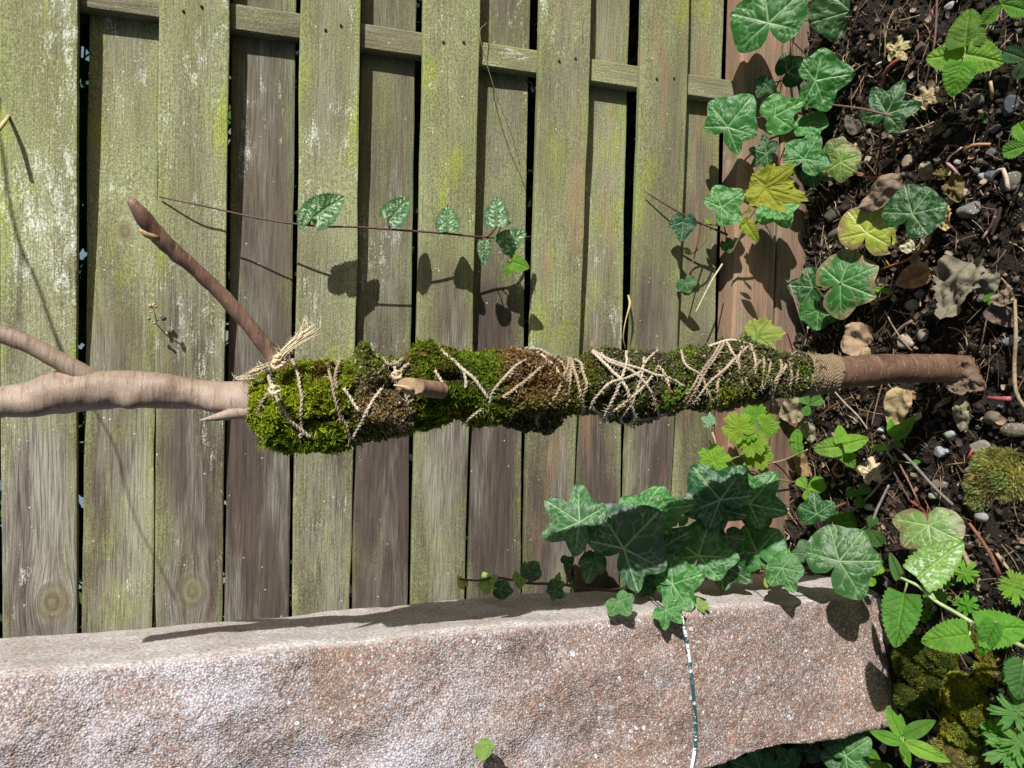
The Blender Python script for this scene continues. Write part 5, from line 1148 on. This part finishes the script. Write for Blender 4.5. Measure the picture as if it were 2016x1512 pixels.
# a bare cane arching over from above the frame: its thin shadow crosses the boards at the left
def upsun(px, k):
    return [on_y(u, v, -.014)-SUN_D*k/abs(SUN_D[1]) for u, v in px]
cn = thing('bramble_cane', 'bare thin cane arching high over the fence and throwing thin shadows on the upper boards', 'cane', (.98, -.34, 0))
main_c = upsun([(-70, 120), (-8, 250), (15, 400), (35, 482), (62, 540), (88, 620), (112, 692)], .25)
tube('stem', [np.array([.98, -.34, -.02]), np.array([1.02, -.32, .7]), np.array([.95, -.29, 1.30]), np.array([.76, -.27, 1.52])]+main_c, [.0045, .0035, .0026, .002, .0016], M_twig, cn, 8, .01, (.12, .07, .045))
tube('side_shoot', [main_c[-2]]+upsun([(140, 745), (195, 845), (220, 930), (248, 1010), (292, 1092), (322, 1160)], .25), [.0011, .0010, .0007], M_twig, cn, 7, .01, (.12, .07, .045))
tube('side_shoot', [main_c[3]]+upsun([(30, 560), (22, 620)], .25), [.001, .0007], M_twig, cn, 6, .01, (.12, .07, .045))

# ------------------------------------------------------------------ what lies on the soil
def ground_bit(name, label, cat, px, r, col, mat=None):
    P = pts(px, ('g', .006)); R = [q*.001 for q in r] if isinstance(r, (list, tuple)) else r*.001
    return tag(tube(name, P, R, mat or M_twig, None, 7, .005, col), label, cat)
TWIGS = [
 ('long dark grey twig lying across the soil towards the bright ivy leaf', [(1745, 862, .02), (1790, 905, .018), (1840, 960, .014), (1876, 994, .008)], [1.8, 1.9, 1.7], (.16, .14, .125)),
 ('purple brown twig lying over the lone dark ivy leaf', [(1636, 206, .07), (1700, 215, .065), (1756, 229, .06)], [1.2, 1.4, 1.6], (.15, .085, .075)),
 ('thin light brown twig running out from under the twine coil', [(1634, 760, .02), (1660, 790, .015), (1690, 820, .01), (1708, 845, .008)], [1.2, 1.3, 1.0], (.30, .235, .17)),
 ('reddish brown twig between strawberry and branch foot', [(1600, 832, .012), (1640, 800, .012), (1678, 781, .012)], [1.3, 1.5, 1.2], (.20, .10, .06)),
 ('thick pale straw stalk at the right edge of the soil', [(1998, 590, .01), (2000, 660, .016), (1997, 720, .016), (2001, 772, .014), (2020, 806, .01)], [1.7, 2.0, 2.1, 1.9], (.27, .21, .125)),
 ('red brown stalk beyond the bright notched ivy leaf', [(1908, 1030, .02), (1930, 1060, .018), (1952, 1095, .014), (1968, 1130, .006)], [1.6, 2.2, 2.1], (.17, .075, .05)),
 ('pale brown stalk lying behind the variegated leaf', [(1888, 1072, .01), (1905, 1105, .01), (1918, 1140, .008)], [2.6, 2.8, 2.4], (.25, .19, .14)),
 ('tan twig crossing the soil near dark strawberry leaves', [(1676, 1008, .012), (1712, 976, .012), (1738, 946, .01), (1756, 930, .008)], [1.1, 1.3, 1.1], (.30, .22, .14)),
 ('grey forked twig beside the round ivy leaf', [(1690, 1050, .012), (1715, 1030, .014), (1728, 1000, .012), (1750, 955, .01)], [2.2, 2.0, 1.5], (.20, .175, .15)),
 ('thin dark purple twig parallel to the grey twig', [(1746, 905, .016), (1772, 952, .014), (1792, 986, .01)], [1.1, 1.2, 1.0], (.09, .055, .055)),
 ('thin reddish twig ending at the bright ivy leaf', [(1758, 890, .018), (1785, 940, .016), (1802, 975, .014), (1812, 1000, .01)], [1.0, 1.2, 1.0], (.19, .10, .075)),
 ('curved brown root near the tan dead leaf', [(1742, 612, .012), (1760, 645, .014), (1778, 672, .012), (1795, 690, .008)], [.9, .8, .7], (.28, .2, .14)),
 ('short stout broken twig on the soil below the tan leaf', [(1755, 665, .008), (1775, 645, .012), (1795, 632, .012)], [1.5, 2.2, 2.0], (.22, .165, .115)),
 ('thin brown root running up the soil by the pale seed wing', [(1716, 838, .008), (1722, 812, .01), (1730, 780, .01), (1738, 752, .008)], [.9, 1.0, .8], (.26, .15, .10)),
 ('tall dark stalk rising behind the branch foot', [(1930, 690, .01), (1938, 650, .02), (1944, 620, .02)], [1.0, 1.0, .8], (.15, .10, .08)),
 ('pale fine twig from the rail foot to the stone ivy', [(1500, 915, .05), (1545, 905, .04), (1590, 885, .03)], [.9, 1.0, .9], (.42, .32, .22)),
 ('grey brown stalk hanging down the rail face', [(1555, 560, .06), (1580, 640, .03), (1595, 690, .01)], [1.1, 1.1, 1.0], (.30, .25, .2)),
 ('dark thin stalk leaning across the top corner soil', [(1845, -10, .02), (1842, 60, .02), (1835, 110, .015), (1815, 190, .008)], [1.3, 1.3, 1.0], (.14, .095, .08)),
 ('orange brown stalk lying near the curled grey leaf', [(1720, 595, .01), (1745, 585, .012), (1760, 575, .012)], [1.2, 1.3, 1.0], (.25, .11, .05)),
 ('pale bark sliver next to the round leaf plant', [(1962, 1090, .006), (1985, 1120, .006)], [2.2, 1.6], (.34, .27, .18)),
]
for l_, px, r, c in TWIGS: ground_bit('twig', l_, 'twig', px, r, c)
STEMS = [
 ('thick red bent stem beside the white pebble', [(1738, 168, .008), (1745, 140, .014), (1762, 122, .014), (1786, 108, .008)], [2.2, 2.6, 2.4, 2.0], (.30, .085, .07)),
 ('pink kinked stem on the soil beside a grey stone', [(1893, 352, .008), (1875, 330, .012), (1863, 319, .014), (1870, 308, .012), (1894, 290, .008)], [1.3, 1.7, 1.9, 1.5, 1.2], (.40, .22, .24)),
 ('orange pink stem end beside the kinked pink stem', [(1897, 298, .008), (1915, 286, .012), (1950, 284, .008)], [1.4, 2.0, 1.6], (.42, .21, .13)),
 ('hooked pale green and pink stem near the right edge', [(1951, 356, .008), (1960, 340, .014), (1975, 333, .014), (1981, 350, .012), (1985, 375, .008)], [1.5, 1.9, 2.0, 2.6, 2.2], (.40, .32, .27)),
 ('pair of red and cream straws below the grey pebbles', [(1934, 470, .006), (1955, 438, .01), (1962, 412, .01)], [1.3, 1.8, 1.6], (.44, .25, .25)),
 ('brown straw lying along the red and cream straw', [(1952, 462, .006), (1965, 430, .01), (1970, 408, .01)], [1.6, 2.0, 1.5], (.30, .19, .13)),
 ('short crimson stem at the foot of the curled brown leaf', [(1944, 783, .008), (1965, 785, .014), (1990, 785, .014)], [1.6, 2.4, 2.6], (.33, .085, .10)),
 ('short red shoot beside the mossy stone', [(1902, 912, .004), (1908, 898, .012), (1914, 886, .014)], [1.3, 1.6, 1.2], (.34, .06, .06)),
 ('thin red runner reaching towards the yellowing ivy leaf', [(1688, 345, .014), (1712, 349, .012), (1745, 348, .006)], [1.1, 1.2, 1.0], (.34, .09, .05)),
 ('curled red and cream stem under the deadnettle sprig', [(1648, 912, .012), (1640, 925, .012), (1648, 938, .008), (1662, 935, .006)], [1.6, 2.2, 2.0, 1.6], (.30, .12, .08)),
 ('grey pink straw lying below the lone dark ivy leaf', [(1772, 262, .006), (1795, 256, .01), (1818, 250, .01), (1838, 240, .006)], [1.6, 1.9, 1.2, .8], (.38, .27, .2)),
 ('short tan straw standing in the soil below the deadnettle', [(1950, 160, .012), (1953, 180, .01), (1954, 196, .006)], [1.8, 1.9, 1.2], (.42, .30, .17)),
 ('small pink tipped shoot in the top corner soil', [(1832, 55, .004), (1836, 38, .012), (1835, 20, .016)], [1.8, 1.6, .8], (.36, .14, .14)),
]
for l_, px, r, c in STEMS: ground_bit('stem', l_, 'stem', px, r, c, M_stem)
DEAD = [
 ('large crumpled grey dead leaf right of the branch foot', 'dead_leaf1', (1902, 512), (1868, 645), .014, (.185, .145, .135), .8),
 ('broad tan dead leaf curled beside the branch', 'dead_leaf0', (1662, 658), (1742, 690), .014, (.30, .225, .165), .95),
 ('glossy orange brown dead leaf beyond the veined ivy leaf', 'dead_leaf0', (1830, 532), (1758, 560), .016, (.32, .18, .11), .85),
 ('narrow grey dead leaf beside the crumpled grey leaf', 'dead_leaf2', (1955, 532), (1920, 594), .014, (.20, .175, .16), .8),
 ('curled grey dead leaf near the lime seedling', 'dead_leaf1', (1965, 575), (1998, 600), .014, (.20, .165, .145), 1.3),
 ('brown dead leaf folded round the foot of the branch', 'dead_leaf3', (1880, 735), (1940, 765), .030, (.17, .115, .10), 1.15),
 ('purplish dead leaf tip under the branch foot', 'dead_leaf1', (1905, 765), (1862, 758), .022, (.16, .11, .10), 1.0),
 ('pinkish brown dead leaf against the rail below the moss', 'dead_leaf0', (1580, 800), (1530, 820), .03, (.28, .20, .165), 1.2),
 ('greyish dead leaf standing behind the strawberry plant', 'dead_leaf2', (1580, 825), (1592, 872), .02, (.26, .205, .16), .9),
 ('broad dull brown dead leaf behind the large dark ivy leaf', 'dead_leaf2', (1775, 352), (1682, 405), .02, (.20, .165, .125), .75),
 ('flat brown dead leaf in the shade by the celandine', 'dead_leaf0', (1565, 915), (1640, 905), .012, (.22, .15, .105), .9),
 ('pale crumpled dead leaf under the small willowherb', 'dead_leaf4', (1712, 930), (1750, 912), .012, (.46, .39, .32), .9),
 ('tan winged seed lying beside the branch foot', 'dead_leaf0', (1778, 766), (1748, 842), .014, (.36, .27, .165), .75),
 ('long grey brown rolled leaf beside the white chip', 'dead_leaf2', (1894, 786), (1888, 848), .012, (.22, .185, .14), .65),
 ('ragged tan dead leaf under the bright deadnettle', 'dead_leaf4', (1820, 195), (1848, 168), .012, (.36, .27, .18), 1.0),
 ('torn cream dead leaf in the top corner', 'dead_leaf4', (1762, 98), (1800, 82), .012, (.40, .32, .23), .9),
 ('greenish brown dead leaf above the large dark ivy leaf', 'dead_leaf3', (1866, 335), (1832, 350), .012, (.13, .12, .04), 1.1),
 ('grey papery dead leaf standing by the kinked stem', 'dead_leaf2', (1822, 318), (1820, 355), .014, (.24, .215, .185), .9),
 ('curled brown green dead leaf beside a speckled stone', 'dead_leaf3', (1875, 352), (1885, 398), .014, (.16, .115, .05), .9),
 ('tan curl of dead leaf beside the speckled stone', 'dead_leaf1', (1850, 405), (1868, 460), .012, (.36, .26, .14), .7),
 ('long dark dead leaf in the soil by the brown stones', 'dead_leaf0', (1835, 262), (1868, 232), .010, (.12, .095, .075), .8),
 ('brown veined dead leaf lying between grey curled leaf and seedling', 'dead_leaf0', (1945, 605), (1995, 640), .014, (.14, .105, .09), .8),
 ('flat brown bark flake beside the tan winged seed', 'dead_leaf0', (1790, 775), (1830, 785), .008, (.22, .15, .095), .6),
 ('cream straw blade lying beside the grey rolled leaf', 'dead_leaf2', (1842, 800), (1880, 776), .010, (.42, .36, .25), .35),
 ('grey dead leaf sunk in the soil by the fence foot', 'dead_leaf0', (1690, 262), (1668, 205), .006, (.11, .10, .085), .7),
 ('pale curled dead leaf on the soil beside orange grit', 'dead_leaf3', (1800, 505), (1810, 528), .012, (.38, .30, .2), .9),
 ('papery cream dead leaf under the yellowing ivy leaf', 'dead_leaf1', (1780, 480), (1800, 500), .012, (.50, .44, .36), 1.1),
 ('brown dead leaf hidden behind the ivy near the rail foot', 'dead_leaf2', (1560, 300), (1535, 325), .03, (.28, .20, .15), 1.0),
]
for l_, k, J, T, h, c, w_ in DEAD:
    c = (c[0]*.92, c[1]*.96, c[2]*.84)
    o, P, n = leaf(None, k, J, T, ('g', h), c, w_, jit=10, up=.8, name='dead_leaf'); tag(o, l_, 'dead leaf')
PEB = [
 ('smooth white pebble beside the red bent stem', 1732, 126, 15, 10, (.62, .58, .52), 0), ('reddish brown clod near the bright deadnettle', 1818, 96, 30, 27, (.13, .085, .07), 0),
 ('large blue black stone at the right edge of the soil', 1992, 208, 34, 44, (.075, .085, .105), 0), ('pale grey stone above the mossy tuft', 1874, 858, 27, 24, (.30, .31, .29), 0),
 ('angular blue grey stone below the pale grey stone', 1857, 891, 28, 28, (.33, .35, .36), 0), ('broad brown stone at the right edge by the crimson stem', 1998, 846, 44, 30, (.20, .17, .125), 1),
 ('round brown stone beside the peach pebble', 1958, 822, 28, 28, (.17, .135, .09), 0), ('small peach pebble above the mossy stone', 1963, 838, 17, 14, (.48, .33, .21), 0),
 ('pale brown stone half under the moss tuft', 1932, 880, 40, 32, (.27, .24, .20), 0), ('flat speckled grey stone below the large dark ivy leaf', 1912, 412, 46, 34, (.20, .19, .165), 1),
 ('pale tan stone beside the pink kinked stem', 1903, 381, 24, 24, (.30, .25, .20), 0), ('bright white chip next to the grey rolled leaf', 1910, 820, 15, 12, (.74, .77, .82), 0),
 ('small pale stone near the grey twig end', 1838, 976, 17, 14, (.38, .37, .33), 0), ('bluish pebble beside the thin light brown twig', 1676, 872, 20, 28, (.28, .30, .31), 0),
 ('white and blue pebble beside the small willowherb', 1738, 846, 20, 16, (.48, .51, .54), 0), ('oval tan stone on dark soil below the lone ivy leaf', 1790, 320, 20, 30, (.26, .205, .135), 0),
 ('flat slate blue stone near the right edge', 1962, 256, 25, 20, (.12, .135, .16), 0), ('dull brown stone under the tiny two leaved seedling', 1928, 200, 27, 30, (.115, .10, .085), 0),
 ('knobbly cream clay lump beside the branch', 1788, 672, 34, 32, (.38, .32, .245), 1), ('tan stone on the soil between the branch and grey leaf', 1800, 600, 26, 22, (.30, .25, .175), 0),
 ('long brown stone near the yellowing ivy leaf', 1748, 322, 34, 18, (.19, .155, .105), 0), ('upright grey stone above the mossy tuft', 1862, 950, 15, 28, (.26, .27, .26), 0),
 ('white flecked grey stone at the right edge beside the straw stalk', 1992, 672, 50, 26, (.23, .24, .245), 1), ('grey pebble under the moss tuft', 1935, 1018, 24, 20, (.26, .26, .25), 1),
 ('yellow brown pebble near the long brown stone', 1773, 295, 14, 14, (.27, .17, .075), 0), ('cream pebble beside the crumbled clay lump', 1820, 660, 20, 26, (.30, .25, .19), 0),
 ('orange pebble beside the crumpled grey leaf', 1838, 570, 12, 9, (.42, .25, .10), 0), ('dark grey stone near the orange pebble', 1812, 578, 22, 20, (.14, .15, .16), 0),
 ('grey round stone at the right edge below hooked stem', 1992, 358, 36, 38, (.13, .12, .10), 1), ('pale small stone in the gravel by the hooked stem', 1935, 348, 16, 18, (.33, .34, .33), 0),
 ('dark slate pebble beside the pale small stone', 1948, 345, 22, 26, (.10, .11, .125), 0), ('long dark brown stone in the shade near the rail foot', 1640, 425, 40, 30, (.10, .088, .07), 0),
 ('oblong grey brown stone near the rail foot under ivy', 1655, 460, 48, 24, (.11, .098, .08), 0), ('small whitish stone among twigs by the stone slab', 1715, 1000, 22, 16, (.40, .39, .36), 1),
 ('warm brown stone left of the mossy tuft', 1912, 925, 24, 16, (.32, .24, .19), 0), ('white quartz lump beside the torn cream leaf', 1872, 12, 22, 16, (.36, .37, .38), 1),
]
for q, (l_, u, v, wpx, hpx, c, sp_) in enumerate(PEB):
    P = on_g(u, v, .002); k = pxsize(P); rs = np.random.default_rng(900+q)
    vv = B2[0]*(1+.16*fbm(B2[0]*1.6+q*5, q, 3)[:, None]); f_ = rs.uniform(0, 1)
    if f_ < .9:                                   # angular: clip by a few planes
        for _ in range(6):
            nn = nrm(rs.standard_normal(3)); dd = vv@nn; vv = vv-np.maximum(0, dd-.60)[:, None]*nn
    gdir = nrm([EU[0], EU[1], 0]); sdir = nrm([EV[0], EV[1], 0])
    V = vv[:, :1]*sdir*hpx*k*.5+vv[:, 1:2]*gdir*wpx*k*.62+vv[:, 2:]*np.array([0, 0, 1.])*min(wpx, hpx)*k*.42
    c = tuple(q_*.78 for q_ in c)
    o = link('pebble', mesh('pebble', V, B2[1], M_pebble_s if sp_ else M_pebble), None, Matrix.Translation(Vector(P+np.array([0, 0, min(wpx, hpx)*k*.18]))), c)
    tag(o, l_, 'pebble')

# moss cushions on the soil
def cushion(label, px, col, seed, star=False, name='moss_clump'):
    rs = np.random.default_rng(seed); allP, alln = [], []
    c0 = on_g(px[0][0], px[0][1]); t = thing(name, label, 'moss', tuple(c0))
    Vc, Fc, off = [], [], 0
    for (u, v, r, hgt) in px:
        c = on_g(u, v, -.002); k = pxsize(c); R = r*k*1.08
        vv = B2[0]*(1+.14*fbm(B2[0]*2+u*.1, seed, 3)[:, None])*np.array([R, R*1.15, max(.006, hgt)]); Vc.append(vv+c); Fc.append(B2[1]+off); off += len(vv)
        m = int(2600*(r/45.)**2)
        z = rs.uniform(-.1, 1, m); a = rs.uniform(0, 2*math.pi, m); s_ = np.sqrt(1-np.clip(z, 0, 1)**2); n = np.stack([s_*np.cos(a), s_*np.sin(a), z], 1)
        bum = 1+.16*fbm(n*3.1+u*.1, seed+5, 3)
        allP.append(c+n*np.array([R, R*1.15, max(.006, hgt)])*bum[:, None]); alln.append(n)
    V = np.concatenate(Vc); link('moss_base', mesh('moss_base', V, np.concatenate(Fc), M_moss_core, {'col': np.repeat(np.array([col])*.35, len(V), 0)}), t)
    S, d = np.concatenate(allP), np.concatenate(alln); m = len(S); K = 5
    tone = 1+.45*fbm(S*90, seed+9, 3); c = np.array(col)[None]*tone[:, None]*(1+.2*rs.standard_normal(m))[:, None]
    c[:, 0] *= 1+.35*fbm(S*60, seed+15, 2)
    ln = rs.uniform(.002, .0048, m)*(1.9 if star else 1); wd = rs.uniform(.0006, .0011, m)*(1.25 if star else 1)
    dd = np.repeat(d, K, 0)+rs.standard_normal((m*K, 3))*.8; dd /= np.linalg.norm(dd, axis=1, keepdims=True)
    b = np.repeat(S-d*.001, K, 0); L = np.repeat(ln, K)[:, None]; W = np.repeat(wd, K)[:, None]
    sx = np.cross(dd, rs.standard_normal((m*K, 3))); sx /= np.linalg.norm(sx, axis=1, keepdims=True)
    V = np.stack([b-sx*W, b+sx*W, b+dd*L], 1).reshape(-1, 3); n3 = np.arange(m*K)*3; F = np.stack([n3, n3+1, n3+2], -1)
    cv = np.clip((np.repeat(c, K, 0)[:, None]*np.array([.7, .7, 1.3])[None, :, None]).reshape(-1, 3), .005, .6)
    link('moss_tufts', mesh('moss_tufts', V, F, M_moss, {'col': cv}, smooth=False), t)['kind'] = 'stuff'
cushion('pale feathery moss tuft on the soil near the right edge', [(1962, 925, 34, .016), (1940, 955, 28, .012), (1985, 950, 30, .014), (1930, 985, 16, .008), (1950, 905, 20, .010), (1990, 915, 24, .010)], (.14, .155, .06), 31, True)
cushion('dark green moss cushion against the foot of the stone slab', [(1815, 1300, 42, .028), (1850, 1350, 36, .022), (1800, 1370, 30, .020), (1860, 1290, 30, .016)], (.06, .075, .014), 32)
cushion('golden green moss cushion beside the dark moss', [(1915, 1370, 42, .030), (1900, 1430, 36, .022), (1935, 1410, 30, .02), (1945, 1325, 20, .010)], (.135, .14, .022), 33)
cushion('brownish moss cushion at the lower corner', [(1890, 1490, 40, .022), (1930, 1505, 30, .016)], (.17, .145, .045), 34)
cushion('small ochre moss patch between the leaves of the deadnettle', [(1925, 1255, 26, .012), (1945, 1280, 22, .010)], (.13, .12, .022), 35)

# ------------------------------------------------------------------ uncountable stuff: crumbs, grit, litter
rs = np.random.default_rng(1234)
def soil_xy(n, extra=1.0):
    x = rs.uniform(-.62, .62, n*2); y = -.43+.43*rs.random(n*2)**.9
    ok = ~((x < -.28) & (x > -.49) & (y > -.245))
    x, y = x[ok][:n], y[ok][:n]; return x, y
x, y = soil_xy(16000); R = .0009+.0042*rs.random(len(x))**3.2
pal = np.array([[.016, .012, .009], [.028, .02, .015], [.045, .033, .024], [.075, .056, .042]]); c = pal[rs.choice(4, len(x), p=[.4, .32, .2, .08])]
V, F, cv = scatter_blobs(np.stack([x, y, ground_h(x, y)+R*.3], 1), R, c, rs, B0, .85, .3)
tag(link('soil_crumbs', mesh('soil_crumbs', V, F, M_crumb, {'col': cv}, smooth=False)), kind='stuff')
x, y = soil_xy(2000); dn = vn(np.stack([x*7, y*7, x*0], 1), 60)+rs.uniform(-.5, .5, len(x)) > -.15; x, y = x[dn], y[dn]
R = .0012+.0042*rs.random(len(x))**2.6
pal = np.array([[.16, .155, .145], [.085, .08, .07], [.17, .125, .08], [.25, .235, .21], [.07, .072, .08], [.22, .13, .07], [.42, .40, .36]]); c = pal[rs.choice(7, len(x), p=[.2, .32, .2, .08, .13, .06, .01])]
V, F, cv = scatter_blobs(np.stack([x, y, ground_h(x, y)+R*.35], 1), R, c, rs, B1, .7, .12)
tag(link('gravel', mesh('gravel', V, F, M_grit, {'col': cv}, smooth=False)), kind='stuff')
# straw, root hairs, bark and leaf crumbs
V, F, C_ = [], [], []
x, y = soil_xy(3400)
for px_, py_ in zip(x, y):
    typ = rs.random(); a = rs.uniform(0, 2*math.pi); d = np.array([math.cos(a), math.sin(a), rs.normal(0, .18)]); z = gh(px_, py_)+rs.uniform(.001, .006)
    P = np.array([px_, py_, z]); pr = np.array([-d[1], d[0], rs.normal(0, .4)]); k = len(V)
    if typ < .72:      # thin root or straw, bent
        L = rs.uniform(.008, .038); w_ = rs.uniform(.0002, .0007); bend = rs.normal(0, .25); n = 5
        for q in range(n):
            t = q/(n-1)-.5; p = P+d*L*t+pr*L*bend*(t*t-.1); V += [p-pr*w_, p+np.array([0, 0, w_*1.2]), p+pr*w_]
        for q in range(n-1):
            b = k+q*3; F += [(b, b+3, b+4, b+1), (b+1, b+4, b+5, b+2)]
        c = (.30, .22, .13) if rs.random() < .35 else (.13, .085, .055); C_ += [c]*(n*3)
    else:              # leaf crumb or bark flake
        L = rs.uniform(.003, .011); w_ = L*rs.uniform(.3, .9); cu = rs.uniform(.1, .5)*L
        for q in range(3):
            for r_ in range(3):
                V.append(P+d*L*(q/2-.5)*(1 if r_ == 1 else .8)+pr*w_*(r_/2-.5)+np.array([0, 0, cu*((q-1)**2)*.6+rs.uniform(0, .0012)]))
        for q in range(2):
            for r_ in range(2): b = k+q*3+r_; F.append((b, b+1, b+4, b+3))
        c = [(.16, .11, .075), (.22, .16, .10), (.10, .075, .055), (.30, .235, .165), (.07, .05, .04)][rs.integers(5)]; C_ += [c]*9
tag(link('litter', mesh('litter', np.array(V), F, M_litter, {'col': np.array(C_)})), kind='stuff')
# hedge leaves glimpsed through the gaps
V, F, C_ = [], [], []
for _ in range(16000):
    P = np.array([rs.uniform(-1.3, 1.3), rs.uniform(.10, .75), rs.uniform(0, 1.75)]); a, b = nrm(rs.standard_normal(3)), nrm(rs.standard_normal(3)); b = nrm(np.cross(a, b)); L = rs.uniform(.02, .05); k = len(V)
    V += [P-a*L, P+b*L*.6, P+a*L, P-b*L*.6]; F.append((k, k+1, k+2, k+3)); C_ += [(.03, .075, .02)]*4
tag(link('hedge_foliage', mesh('hedge_foliage', np.array(V), F, M_litter, {'col': np.array(C_)}), None), kind='stuff')
